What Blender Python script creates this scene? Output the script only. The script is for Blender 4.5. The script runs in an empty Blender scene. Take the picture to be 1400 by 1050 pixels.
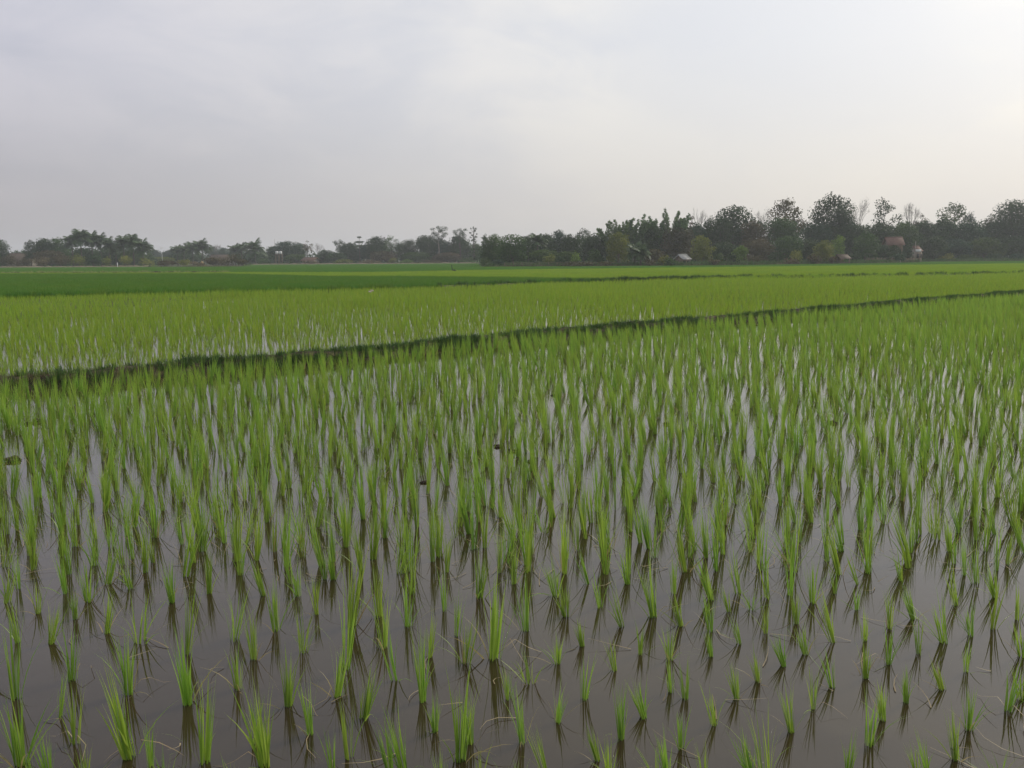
import bpy, math, random
import numpy as np
from mathutils import Matrix, Vector, noise

random.seed(7)
rng = np.random.default_rng(11)
sc = bpy.context.scene
COL = sc.collection
R = math.radians

# ------------------------------------------------------------------ camera
CAM_H, F, W, H = 1.70, 1140.0, 1400.0, 1050.0
PITCH, ROLL = math.atan(172 / F), R(0.41)
cam_d = bpy.data.cameras.new('camera')
cam_d.sensor_width = 36
cam_d.lens = F * 36 / W
cam_d.clip_start = 0.05
cam_d.clip_end = 5000
cam = bpy.data.objects.new('camera', cam_d)
COL.objects.link(cam)
fwd = Vector((0, math.cos(PITCH), -math.sin(PITCH)))
right0 = Vector((1, 0, 0))
up0 = right0.cross(fwd)
rt = right0 * math.cos(ROLL) - up0 * math.sin(ROLL)
up = right0 * math.sin(ROLL) + up0 * math.cos(ROLL)
cam.matrix_world = Matrix(((rt.x, up.x, -fwd.x, 0), (rt.y, up.y, -fwd.y, 0), (rt.z, up.z, -fwd.z, CAM_H), (0, 0, 0, 1)))
sc.camera = cam

# ------------------------------------------------------------------ world, sun, exposure
SUN_AZ, SUN_EL = 52.0, 32.0
SUN = Vector((math.sin(R(SUN_AZ)) * math.cos(R(SUN_EL)), math.cos(R(SUN_AZ)) * math.cos(R(SUN_EL)), math.sin(R(SUN_EL))))
wd = bpy.data.worlds.new('World')
sc.world = wd
wd.use_nodes = True
nt = wd.node_tree
nt.nodes.clear()
N, Lk = nt.nodes.new, nt.links.new


def wmath(op, a, b=None, c=None, clamp=False):
    n = N('ShaderNodeMath'); n.operation = op; n.use_clamp = clamp
    for i, v in enumerate((a, b, c)):
        if v is None: continue
        if isinstance(v, (int, float)): n.inputs[i].default_value = v
        else: Lk(v, n.inputs[i])
    return n.outputs[0]


def wmix(f, a, b, mode='MIX'):
    n = N('ShaderNodeMix'); n.data_type = 'RGBA'; n.blend_type = mode
    if isinstance(f, (int, float)): n.inputs[0].default_value = f
    else: Lk(f, n.inputs[0])
    for i, v in ((6, a), (7, b)):
        if isinstance(v, tuple): n.inputs[i].default_value = (*v, 1)
        else: Lk(v, n.inputs[i])
    return n.outputs[2]


def wsmooth(v, a, b):
    n = N('ShaderNodeMapRange'); n.interpolation_type = 'SMOOTHSTEP'
    Lk(v, n.inputs[0]); n.inputs[1].default_value = a; n.inputs[2].default_value = b
    return n.outputs[0]


sky = N('ShaderNodeTexSky')
sky.sky_type = 'NISHITA'; sky.sun_disc = False
sky.sun_elevation = R(SUN_EL); sky.sun_rotation = R(SUN_AZ)
sky.dust_density = 4; sky.air_density = 1.5
tc = N('ShaderNodeTexCoord')
dot = N('ShaderNodeVectorMath'); dot.operation = 'DOT_PRODUCT'
Lk(tc.outputs['Generated'], dot.inputs[0]); dot.inputs[1].default_value = SUN
sep = N('ShaderNodeSeparateXYZ'); Lk(tc.outputs['Generated'], sep.inputs[0])
el = sep.outputs[2]
# soft layered overcast: broad noise stretched along the horizon
mp = N('ShaderNodeMapping'); mp.inputs['Scale'].default_value = (1.0, 1.0, 2.6)
mp.inputs['Location'].default_value = (0.35, 0.2, 0.0)
Lk(tc.outputs['Generated'], mp.inputs[0])
n1 = N('ShaderNodeTexNoise'); n1.inputs['Scale'].default_value = 1.9; n1.inputs['Detail'].default_value = 5
n1.inputs['Roughness'].default_value = 0.48; n1.inputs['Distortion'].default_value = 0.35
Lk(mp.outputs[0], n1.inputs['Vector'])
n3 = N('ShaderNodeTexNoise'); n3.inputs['Scale'].default_value = 5.5; n3.inputs['Detail'].default_value = 8; n3.inputs['Roughness'].default_value = 0.6; n3.inputs['Distortion'].default_value = 0.8
Lk(mp.outputs[0], n3.inputs['Vector'])
cl = wsmooth(wmath('ADD', wmath('MULTIPLY', n1.outputs[0], 0.72), wmath('MULTIPLY', n3.outputs[0], 0.28)), 0.38, 0.60)
# one darker smudge of cloud up on the right
sm = N('ShaderNodeVectorMath'); sm.operation = 'DOT_PRODUCT'; Lk(tc.outputs['Generated'], sm.inputs[0]); sm.inputs[1].default_value = (0.308, 0.921, 0.240)
smf = wmath('MULTIPLY', wsmooth(wmath('ADD', sm.outputs['Value'], wmath('MULTIPLY', wmath('SUBTRACT', n3.outputs[0], 0.5), 0.035)), 0.972, 1.0), 0.75)
cl = wmath('MULTIPLY', cl, wmath('SUBTRACT', 1.0, smf))
side = wsmooth(dot.outputs['Value'], 0.0, 1.08)
thin = wmix(side, (0.640, 0.628, 0.720), (1.02, 1.00, 0.93))
thick = wmix(side, (0.495, 0.507, 0.610), (0.84, 0.86, 0.90))
cloud = wmix(cl, thick, thin)
lowc = wmix(side, (0.430, 0.408, 0.418), (0.83, 0.79, 0.73))
lowf = wmath('SUBTRACT', 1.0, wsmooth(el, -0.02, 0.26))
col = wmix(wmath('MULTIPLY', lowf, 0.85), cloud, lowc)
glow = wmath('MULTIPLY', wmath('POWER', wmath('MAXIMUM', dot.outputs['Value'], 0.0), 10.0), 0.30)
ng = N('ShaderNodeCombineColor'); Lk(glow, ng.inputs[0]); Lk(wmath('MULTIPLY', glow, 0.98), ng.inputs[1]); Lk(wmath('MULTIPLY', glow, 0.92), ng.inputs[2])
col = wmix(1.0, col, ng.outputs[0], 'ADD')
skys = wmix(1.0, sky.outputs[0], (0.11, 0.11, 0.11), 'MULTIPLY')
col = wmix(0.10, col, skys)
bg = N('ShaderNodeBackground'); Lk(col, bg.inputs[0]); bg.inputs[1].default_value = 1.0
out = N('ShaderNodeOutputWorld'); Lk(bg.outputs[0], out.inputs[0])

sd = bpy.data.lights.new('sun', 'SUN')
sd.energy = 2.3; sd.angle = R(12); sd.color = (1.0, 0.93, 0.82)
so = bpy.data.objects.new('sun', sd); COL.objects.link(so)
so.rotation_euler = SUN.to_track_quat('Z', 'Y').to_euler()
so.location = (30, 20, 40)

sc.view_settings.view_transform = 'Standard'
sc.view_settings.look = 'None'
sc.view_settings.exposure = 0.0
sc.view_settings.gamma = 1.0
sc.view_settings.use_curve_mapping = False
sc.cycles.use_denoising = True
sc.cycles.max_bounces = 8
sc.cycles.volume_bounces = 1
sc.cycles.transparent_max_bounces = 16
sc.cycles.caustics_reflective = False
sc.cycles.caustics_refractive = False

# ------------------------------------------------------------------ pixel <-> place
C0 = np.array([0, 0, CAM_H]); RT = np.array(rt); UP = np.array(up); FW = np.array(fwd)


def ray(px, py):
    return FW + RT * ((px - W / 2) / F) + UP * (-(py - H / 2) / F)


def ground(px, py, z=0.0):
    d = ray(px, py)
    return C0 + d * ((z - CAM_H) / d[2])


def project(P):
    v = np.asarray(P, float) - C0
    z = v @ FW
    return W / 2 + F * (v @ RT) / z, H / 2 - F * (v @ UP) / z, z


def at_dist(px, Y):
    """ground point under photograph column px at distance Y ahead."""
    d = ray(px, 355)
    return np.array([d[0] / d[1] * Y, Y, 0.0])


def height_at(px, py, Y):
    d = ray(px, py)
    return CAM_H + d[2] / d[1] * Y


# ------------------------------------------------------------------ helpers
def tag(o, label=None, cat=None, group=None, kind=None):
    if label: o['label'] = label
    if cat: o['category'] = cat
    if group: o['group'] = group
    if kind: o['kind'] = kind
    return o


def empty(name, loc=(0, 0, 0), rz=0):
    o = bpy.data.objects.new(name, None)
    COL.objects.link(o); o.location = loc; o.rotation_euler = (0, 0, rz)
    o.empty_display_size = 0.1
    return o


class MB:
    """collects faces with a per-face tint."""
    def __init__(s): s.v, s.f, s.t, s.n = [], [], [], 0

    def add(s, v, f, tint=0.5):
        v = np.asarray(v, float).reshape(-1, 3)
        s.v.append(v)
        for q in f:
            s.f.append([i + s.n for i in q])
        s.t.extend([tint] * len(f)) if np.isscalar(tint) else s.t.extend(tint)
        s.n += len(v)

    def quads(s, v, tint):
        """v: (n,4,3)"""
        n = len(v)
        idx = (np.arange(n * 4).reshape(n, 4) + s.n)
        s.v.append(v.reshape(-1, 3)); s.f.extend(idx.tolist()); s.t.extend(list(tint)); s.n += n * 4

    def box(s, x0, x1, y0, y1, z0, z1, tint=0.5):
        v = [(x, y, z) for z in (z0, z1) for y in (y0, y1) for x in (x0, x1)]
        s.add(v, [(0, 2, 3, 1), (4, 5, 7, 6), (0, 1, 5, 4), (2, 6, 7, 3), (0, 4, 6, 2), (1, 3, 7, 5)], tint)

    def tube(s, pts, rad, k=6, tint=0.5, cap=True):
        pts = np.asarray(pts, float); rad = np.broadcast_to(rad, len(pts))
        vs = []
        for i, p in enumerate(pts):
            d = pts[min(i + 1, len(pts) - 1)] - pts[max(i - 1, 0)]
            d = d / (np.linalg.norm(d) + 1e-9)
            a = np.cross(d, (0.13, 0.97, 0.2) if abs(d[1]) < .9 else (1, 0, 0)); a /= np.linalg.norm(a)
            b = np.cross(d, a)
            for j in range(k):
                t = 2 * math.pi * j / k
                vs.append(p + rad[i] * (math.cos(t) * a + math.sin(t) * b))
        fs = [(i * k + j, i * k + (j + 1) % k, (i + 1) * k + (j + 1) % k, (i + 1) * k + j) for i in range(len(pts) - 1) for j in range(k)]
        if cap: fs += [tuple(range(k))[::-1], tuple((len(pts) - 1) * k + j for j in range(k))]
        s.add(vs, fs, tint)

    def mesh(s, name, mat, smooth=False):
        me = bpy.data.meshes.new(name)
        v = np.concatenate(s.v) if s.v else np.zeros((0, 3))
        lens = np.fromiter((len(q) for q in s.f), int, len(s.f))
        loops = np.fromiter((i for q in s.f for i in q), int, int(lens.sum()))
        me.vertices.add(len(v)); me.vertices.foreach_set('co', v.ravel())
        me.loops.add(len(loops)); me.loops.foreach_set('vertex_index', loops)
        me.polygons.add(len(lens))
        me.polygons.foreach_set('loop_start', np.concatenate([[0], np.cumsum(lens)[:-1]]))
        me.polygons.foreach_set('loop_total', lens)
        me.update(calc_edges=True)
        at = me.attributes.new('tint', 'FLOAT', 'FACE')
        at.data.foreach_set('value', np.asarray(s.t, float))
        if smooth: me.polygons.foreach_set('use_smooth', [True] * len(lens))
        me.materials.append(mat)
        return me

    def build(s, name, mat, parent=None, smooth=False):
        o = bpy.data.objects.new(name, s.mesh(name, mat, smooth))
        COL.objects.link(o)
        if parent: o.parent = parent
        return o


# ------------------------------------------------------------------ materials
def new_mat(name):
    m = bpy.data.materials.new(name); m.use_nodes = True
    t = m.node_tree
    return m, t, t.nodes['Principled BSDF']


def leaf_mat(name, ca, cb, dead=None, trans=0.35, rough=0.55, spec=0.25, var=0.35, per_inst=True):
    """ca..cb picked by the per-leaf tint; tint > 0.9 is dead straw colour when given."""
    m, t, p = new_mat(name)
    n, l = t.nodes.new, t.links.new
    a = n('ShaderNodeAttribute'); a.attribute_name = 'tint'
    mx = n('ShaderNodeMix'); mx.data_type = 'RGBA'
    l(a.outputs['Fac'], mx.inputs[0]); mx.inputs[6].default_value = (*ca, 1); mx.inputs[7].default_value = (*cb, 1)
    col = mx.outputs[2]
    if dead:
        g = n('ShaderNodeMath'); g.operation = 'GREATER_THAN'; l(a.outputs['Fac'], g.inputs[0]); g.inputs[1].default_value = 0.93
        m2 = n('ShaderNodeMix'); m2.data_type = 'RGBA'; l(g.outputs[0], m2.inputs[0]); l(col, m2.inputs[6]); m2.inputs[7].default_value = (*dead, 1)
        col = m2.outputs[2]
    oi = n('ShaderNodeObjectInfo')
    hs = n('ShaderNodeHueSaturation')
    mr = n('ShaderNodeMapRange'); l(oi.outputs['Random'], mr.inputs[0]); mr.inputs[3].default_value = 1 - var / 2; mr.inputs[4].default_value = 1 + var / 2
    l(mr.outputs[0], hs.inputs['Value'])
    mr2 = n('ShaderNodeMapRange'); m3 = n('ShaderNodeMath'); m3.operation = 'MULTIPLY'; l(oi.outputs['Random'], m3.inputs[0]); m3.inputs[1].default_value = 7.31
    m4 = n('ShaderNodeMath'); m4.operation = 'FRACT'; l(m3.outputs[0], m4.inputs[0]); l(m4.outputs[0], mr2.inputs[0])
    mr2.inputs[3].default_value = 0.487; mr2.inputs[4].default_value = 0.513; l(mr2.outputs[0], hs.inputs['Hue'])
    l(col, hs.inputs['Color'])
    l(hs.outputs[0], p.inputs['Base Color'])
    p.inputs['Roughness'].default_value = rough
    p.inputs['Specular IOR Level'].default_value = spec
    tr = n('ShaderNodeBsdfTranslucent'); l(hs.outputs[0], tr.inputs[0])
    ms = n('ShaderNodeMixShader'); ms.inputs[0].default_value = trans
    l(p.outputs[0], ms.inputs[1]); l(tr.outputs[0], ms.inputs[2])
    l(ms.outputs[0], t.nodes['Material Output'].inputs[0])
    return m


def rough_mat(name, ca, cb, scale=4.0, rough=0.9, bump=0.3, detail=6, spec=0.2):
    m, t, p = new_mat(name)
    n, l = t.nodes.new, t.links.new
    tcn = n('ShaderNodeTexCoord')
    no = n('ShaderNodeTexNoise'); no.inputs['Scale'].default_value = scale; no.inputs['Detail'].default_value = detail
    l(tcn.outputs['Object'], no.inputs['Vector'])
    rp = n('ShaderNodeMapRange'); l(no.outputs[0], rp.inputs[0]); rp.inputs[1].default_value = .35; rp.inputs[2].default_value = .65
    mx = n('ShaderNodeMix'); mx.data_type = 'RGBA'; l(rp.outputs[0], mx.inputs[0])
    mx.inputs[6].default_value = (*ca, 1); mx.inputs[7].default_value = (*cb, 1)
    l(mx.outputs[2], p.inputs['Base Color'])
    p.inputs['Roughness'].default_value = rough; p.inputs['Specular IOR Level'].default_value = spec
    if bump:
        b = n('ShaderNodeBump'); b.inputs['Strength'].default_value = bump; b.inputs['Distance'].default_value = 0.05
        l(no.outputs[0], b.inputs['Height']); l(b.outputs[0], p.inputs['Normal'])
    return m


M = {}
M['rice'] = leaf_mat('rice_leaf', (0.345, 0.490, 0.068), (0.155, 0.310, 0.040), dead=(0.40, 0.33, 0.15), trans=0.42, rough=0.42, spec=0.35, var=0.30)
M['rice_far'] = leaf_mat('rice_leaf_pale', (0.335, 0.465, 0.046), (0.170, 0.310, 0.030), dead=(0.38, 0.34, 0.13), trans=0.40, var=0.22)
M['rice_yellow'] = leaf_mat('rice_leaf_yellow', (0.290, 0.420, 0.034), (0.195, 0.320, 0.026), trans=0.38, var=0.22)
M['rice_mid'] = leaf_mat('rice_leaf_mid', (0.120, 0.270, 0.034), (0.080, 0.200, 0.024), trans=0.38, var=0.20)
M['rice_lush'] = leaf_mat('rice_leaf_lush', (0.118, 0.250, 0.024), (0.082, 0.190, 0.018), trans=0.35, var=0.16)
M['straw'] = leaf_mat('dry_straw', (0.42, 0.34, 0.20), (0.26, 0.20, 0.11), trans=0.2, var=0.3)
M['weed'] = leaf_mat('dike_weed', (0.085, 0.155, 0.040), (0.040, 0.088, 0.022), dead=(0.22, 0.17, 0.09), trans=0.25, var=0.5)
M['weed_dry'] = leaf_mat('dry_weed', (0.17, 0.15, 0.07), (0.09, 0.10, 0.04), dead=(0.27, 0.21, 0.12), trans=0.2, var=0.5)
M['mud'] = rough_mat('wet_mud', (0.032, 0.026, 0.019), (0.085, 0.066, 0.046), 9, 0.9, 0.8, spec=0.08)
M['soil'] = rough_mat('field_soil', (0.040, 0.060, 0.018), (0.075, 0.080, 0.035), 0.6, 0.95, 0.3)
M['bark'] = rough_mat('tree_bark', (0.060, 0.050, 0.040), (0.13, 0.11, 0.09), 3, 0.9, 0.4)
M['palebark'] = rough_mat('pale_bark', (0.16, 0.14, 0.12), (0.27, 0.25, 0.22), 3, 0.9, 0.4)
M['wood'] = rough_mat('weathered_wood', (0.12, 0.09, 0.06), (0.24, 0.18, 0.13), 5, 0.85, 0.3)
M['wall'] = rough_mat('plaster_wall', (0.24, 0.21, 0.17), (0.34, 0.30, 0.25), 1.5, 0.85, 0.1)
M['white'] = rough_mat('white_paint', (0.70, 0.70, 0.68), (0.80, 0.80, 0.78), 2, 0.5, 0.0)
M['tile_red'] = rough_mat('clay_tile', (0.13, 0.075, 0.056), (0.19, 0.115, 0.085), 2.5, 0.8, 0.3)
M['tile_brown'] = rough_mat('brown_roofing', (0.10, 0.075, 0.055), (0.16, 0.12, 0.09), 2.5, 0.8, 0.3)
M['tin'] = rough_mat('tin_roofing', (0.26, 0.26, 0.25), (0.40, 0.39, 0.36), 1.5, 0.45, 0.1, spec=0.5)
M['dark'] = rough_mat('dark_opening', (0.015, 0.015, 0.015), (0.03, 0.03, 0.03), 2, 0.6, 0.0)

# water
m, t, p = new_mat('muddy_water')
n, l = t.nodes.new, t.links.new
tcn = n('ShaderNodeTexCoord')
no = n('ShaderNodeTexNoise'); no.inputs['Scale'].default_value = 0.8; no.inputs['Detail'].default_value = 6
l(tcn.outputs['Object'], no.inputs['Vector'])
mx = n('ShaderNodeMix'); mx.data_type = 'RGBA'; l(no.outputs[0], mx.inputs[0])
mx.inputs[6].default_value = (0.023, 0.016, 0.008, 1); mx.inputs[7].default_value = (0.043, 0.031, 0.015, 1)
l(mx.outputs[2], p.inputs['Base Color'])
p.inputs['IOR'].default_value = 1.52
p.inputs['Roughness'].default_value = 0.035
n2 = n('ShaderNodeTexNoise'); n2.inputs['Scale'].default_value = 5; n2.inputs['Detail'].default_value = 3
l(tcn.outputs['Object'], n2.inputs['Vector'])
b = n('ShaderNodeBump'); b.inputs['Strength'].default_value = 0.25; b.inputs['Distance'].default_value = 0.004
l(n2.outputs[0], b.inputs['Height']); l(b.outputs[0], p.inputs['Normal'])
M['water'] = m

# ------------------------------------------------------------------ field layout: curves as (photo x, photo y), laid on the ground
DIKE = [(-500, 590), (-200, 549), (0, 531), (110, 524), (230, 511), (350, 502), (470, 491), (590, 478), (700, 467), (800, 458), (900, 448), (1000, 440), (1100, 431), (1180, 424),
        (1250, 416), (1330, 410), (1400, 404), (1500, 396), (1620, 388), (1750, 380)]
EDGE_B = [(-600, 424), (-300, 417), (0, 409), (300, 402), (500, 397), (700, 390.5), (830, 386.5), (1020, 382.5), (1400, 375), (1700, 370), (2000, 366)]
EDGE_C = [(-600, 380), (-300, 379), (0, 377.5), (300, 377.5), (430, 381), (560, 382.5), (700, 384), (830, 386)]
EDGE_D = [(-600, 376), (-300, 375.5), (0, 374.5), (300, 374.5), (500, 375), (650, 371.5), (900, 368.5), (1400, 362), (1700, 358)]


def gcurve(c): return np.array([ground(*q)[:2] for q in c])


def curve_y(c, x):
    """ground curve as y(x) in world."""
    g = gcurve(c)
    o = np.argsort(g[:, 0]); g = g[o]
    return np.interp(x, g[:, 0], g[:, 1])


# structures -------------------------------------------------------------
def sheet(name, pts, z, mat):
    mb = MB(); mb.add([(x, y, z) for x, y in pts], [tuple(range(len(pts)))])
    o = mb.build(name, mat); tag(o, kind='structure'); return o


GR = 1500.0
gmb = MB(); gmb.add([(-GR, -60, -0.06), (GR, -60, -0.06), (GR, GR, -0.06), (-GR, GR, -0.06)], [(0, 1, 2, 3)])
tag(gmb.build('ground', M['soil']), kind='structure')

dg = gcurve(DIKE)
# straight extension on both ends
dl = dg[0] + (dg[0] - dg[1]) / np.linalg.norm(dg[0] - dg[1]) * 12
dr = dg[-1]
dxs = np.concatenate([[dl], dg])
bb = gcurve(EDGE_B)
mbw = MB()


def strip_sheet(name, lo, hi, z, mat):
    mbx = MB(); v = []; f = []
    for (a, b_) in zip(lo, hi): v += [(a[0], a[1], z), (b_[0], b_[1], z)]
    for i in range(len(lo) - 1): f.append((2 * i, 2 * i + 2, 2 * i + 3, 2 * i + 1))
    mbx.add(v, f); o = mbx.build(name, mat); tag(o, kind='structure'); return o


near_lo = [(x, 1.15) for x in dxs[:, 0]]
strip_sheet('paddy_water', near_lo, dxs, 0.0, M['water'])
up2 = np.array([(x, curve_y(EDGE_B, x)) for x in dxs[:, 0]])
up2[:, 1] = np.maximum(up2[:, 1], dxs[:, 1] + 1)
strip_sheet('second_paddy_water', dxs, up2, -0.004, M['water'])
# bank the photographer stands on
mb = MB()
xs = np.linspace(-14, 14, 57)
prof = [(-12, 0.25), (-1.0, 0.28), (0.6, 0.26), (0.95, 0.10), (1.2, -0.02), (1.6, -0.07)]
v = []; f = []
for i, x in enumerate(xs):
    for (y, z) in prof:
        v.append((x, y + 0.08 * noise.noise(Vector((x, y, 0))), z + 0.03 * noise.noise(Vector((x * 2, y * 2, 3)))))
k = len(prof)
for i in range(len(xs) - 1):
    for j in range(k - 1): f.append((i * k + j, (i + 1) * k + j, (i + 1) * k + j + 1, i * k + j + 1))
mb.add(v, f); tag(mb.build('earth_bank', M['mud']), kind='structure')


def resample(pts, step):
    pts = np.asarray(pts); d = np.r_[0, np.cumsum(np.linalg.norm(np.diff(pts, axis=0), axis=1))]
    s = np.arange(0, d[-1], step)
    return np.c_[np.interp(s, d, pts[:, 0]), np.interp(s, d, pts[:, 1])]


def dike(name, line, half, hgt, mat, step=0.15):
    ln = resample(line, step)
    tan = np.gradient(ln, axis=0); tan /= np.linalg.norm(tan, axis=1)[:, None]
    nor = np.c_[-tan[:, 1], tan[:, 0]]
    pr = [(-1.25, -0.08), (-1.0, 0.12), (-0.72, 0.62), (-0.4, 0.92), (0, 1.0), (0.4, 0.92), (0.72, 0.62), (1.0, 0.12), (1.25, -0.08)]
    v = []; f = []; k = len(pr)
    for i, (c, nn) in enumerate(zip(ln, nor)):
        for (u, h) in pr:
            wob = noise.noise(Vector((c[0] * 1.3, c[1] * 1.3, u))) * 0.10
            hh = h * hgt * (1 + 0.5 * noise.noise(Vector((c[0] * .9 + 7, c[1] * .9, u * .5)))) + (0.035 * noise.noise(Vector((c[0] * 6, c[1] * 6, u * 4))) if h > .05 else 0)
            q = c + nn * (u * half + wob)
            v.append((q[0], q[1], hh))
    for i in range(len(ln) - 1):
        for j in range(k - 1): f.append((i * k + j, i * k + j + 1, (i + 1) * k + j + 1, (i + 1) * k + j))
    mb = MB(); mb.add(v, f)
    o = mb.build(name, mat, smooth=True); tag(o, kind='structure')
    return ln, nor


dl_line, dl_nor = dike('field_dike', dxs, 0.23, 0.16, M['mud'])
b_line, b_nor = dike('far_field_dike', gcurve([(600, 393.5), (700, 390), (830, 386), (1020, 381.5), (1200, 378.5), (1400, 374.5), (1700, 369)]), 0.35, 0.12, M['soil'], 0.5)
M['tan'] = rough_mat('dry_earth', (0.14, 0.115, 0.07), (0.24, 0.20, 0.13), 1.5, 0.95, 0.3)
dike('dry_earth_bank', np.array([at_dist(a, y_)[:2] for a, y_ in ((-350, 216), (0, 212), (100, 208), (205, 206))]), 0.9, 0.50, M['tan'], 0.5)
dike('dry_earth_bank', np.array([at_dist(a, y_)[:2] for a, y_ in ((345, 262), (500, 255), (655, 252))]), 0.9, 0.48, M['tan'], 0.5)
c_line, c_nor = dike('grassy_field_dike', gcurve([(-300, 376), (0, 375.5), (150, 375.2), (310, 374.8)]), 0.5, 0.3, M['mud'], 0.5)

# ------------------------------------------------------------------ grass-like clumps
def blades(mb, n, H_, width, base_r, lean=(0.02, 0.2), droop=0.15, segs=5, dead=0.06, seedr=None, zscale=1.0, splay=None):
    g = seedr
    for i in range(n):
        az = g.uniform(0, 2 * math.pi)
        br = base_r * math.sqrt(g.uniform(0, 1))
        bx_, by_ = br * math.cos(az), br * math.sin(az)
        az2 = az + g.normal(0, 0.7)
        le = abs(g.normal(lean[0], lean[1]))
        L = H_ * g.uniform(0.55, 1.0)
        dd = droop * g.uniform(0.2, 1.6)
        isdead = g.uniform() < dead
        if isdead:
            le += g.uniform(0.4, 1.0); L *= 0.7; dd += 0.5
        elif g.uniform() < 0.09:
            dd += 0.5; le += g.uniform(0.2, 0.9); L *= 0.75
        wv = width * g.uniform(0.75, 1.25)
        face = az2 + math.pi / 2 + g.normal(0, 0.6)
        sx, sy = math.cos(face), math.sin(face)
        p = np.array([bx_, by_, -0.03]); ang = le * 0.6
        vs = []; k = segs
        for s in range(k + 1):
            u = s / k
            w = wv * (0.75 + 0.5 * math.sin(math.pi * min(1, u * 1.2))) * (1 - u ** 2.2) * 0.5
            if s == k: w = 0
            q = p.copy()
            vs.append(q - w * np.array([sx, sy, 0])); vs.append(q + w * np.array([sx, sy, 0]))
            ang = le * 0.6 + le * 0.6 * u + dd * u * u
            p = p + (L + .03) / k * np.array([math.cos(az2) * math.sin(ang), math.sin(az2) * math.sin(ang), math.cos(ang)])
        fs = [(2 * s, 2 * s + 1, 2 * s + 3, 2 * s + 2) for s in range(k)]
        mb.add(vs, fs, 0.97 if isdead else float(g.uniform(0, 0.85)))


def src_collection(name, meshes):
    c = bpy.data.collections.new(name)          # never linked to the scene: only the source of the instances
    for i, me in enumerate(meshes):
        o = bpy.data.objects.new(name + '_source.%03d' % i, me); c.objects.link(o)
    return c


def scatter(name, pts, rot, scl, idx, coll, kind='stuff', label=None):
    me = bpy.data.meshes.new(name)
    me.vertices.add(len(pts)); me.vertices.foreach_set('co', np.asarray(pts, float).ravel())
    a = me.attributes.new('rot', 'FLOAT_VECTOR', 'POINT'); a.data.foreach_set('vector', np.asarray(rot, float).ravel())
    a = me.attributes.new('scl', 'FLOAT_VECTOR', 'POINT'); a.data.foreach_set('vector', np.asarray(scl, float).ravel())
    a = me.attributes.new('idx', 'INT', 'POINT'); a.data.foreach_set('value', np.asarray(idx, int))
    o = bpy.data.objects.new(name, me); COL.objects.link(o)
    g = bpy.data.node_groups.new(name + '_nodes', 'GeometryNodeTree')
    g.interface.new_socket('Geometry', in_out='INPUT', socket_type='NodeSocketGeometry')
    g.interface.new_socket('Geometry', in_out='OUTPUT', socket_type='NodeSocketGeometry')
    n, l = g.nodes.new, g.links.new
    gi, go = n('NodeGroupInput'), n('NodeGroupOutput')
    ci = n('GeometryNodeCollectionInfo'); ci.inputs[0].default_value = coll; ci.inputs['Separate Children'].default_value = True
    ci.inputs['Reset Children'].default_value = True
    ip = n('GeometryNodeInstanceOnPoints'); ip.inputs['Pick Instance'].default_value = True

    def attr(nm, ty):
        q = n('GeometryNodeInputNamedAttribute'); q.data_type = ty; q.inputs['Name'].default_value = nm
        return next(s for s in q.outputs if s.enabled and s.name == 'Attribute')
    e2r = n('FunctionNodeEulerToRotation'); l(attr('rot', 'FLOAT_VECTOR'), e2r.inputs[0])
    l(gi.outputs[0], ip.inputs['Points']); l(ci.outputs[0], ip.inputs['Instance'])
    l(e2r.outputs[0], ip.inputs['Rotation']); l(attr('scl', 'FLOAT_VECTOR'), ip.inputs['Scale']); l(attr('idx', 'INT'), ip.inputs['Instance Index'])
    l(ip.outputs[0], go.inputs[0])
    md = o.modifiers.new('scatter', 'NODES'); md.node_group = g
    tag(o, label=label, kind=kind)
    return o


NV = 20
g_ = np.random.default_rng(5)
rice_meshes = []
for i in range(NV):
    mb = MB()
    if i % 5 == 3:      # looser, floppier clumps
        blades(mb, int(g_.integers(12, 24)), 0.33, 0.0042, 0.022, lean=(0.10, 0.34), droop=0.45, segs=5, dead=0.10, seedr=g_)
        rice_meshes.append(mb.mesh('rice_plant', M['rice'])); continue
    blades(mb, int(g_.integers(14, 30)), 0.365, 0.0048, 0.016, lean=(0.03, 0.11), droop=0.13, segs=5, dead=0.07, seedr=g_)
    rice_meshes.append(mb.mesh('rice_plant', M['rice']))
pale_meshes = []
for i in range(10):
    mb = MB()
    blades(mb, 12, 0.37, 0.0058, 0.02, lean=(0.04, 0.14), droop=0.2, segs=4, dead=0.03, seedr=g_)
    pale_meshes.append(mb.mesh('rice_plant_pale', M['rice_far']))
dead_meshes = []
for i in range(6):
    mb = MB()
    for k in range(int(g_.integers(1, 3))):
        az = g_.uniform(0, 6.28); L = g_.uniform(0.10, 0.22); w = 0.0024
        d = np.array([math.cos(az), math.sin(az), 0]); s_ = np.array([-d[1], d[0], 0])
        zz = [0.02, 0.055 + g_.uniform(0, .03), 0.04, 0.008, 0.006]
        vs = []
        for j, u in enumerate((0, .25, .5, .8, 1)):
            q = d * (L * u + 0.01) + np.array([0, 0, zz[j]]) + s_ * 0.02 * math.sin(u * 3) * g_.normal()
            ww = w * (1 - u ** 3) * 0.6 + 0.0003
            vs += [q - s_ * ww, q + s_ * ww]
        mb.add(vs, [(2 * j, 2 * j + 1, 2 * j + 3, 2 * j + 2) for j in range(4)], float(g_.uniform(0, 1)))
    dead_meshes.append(mb.mesh('dead_leaf', M['straw']))

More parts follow.
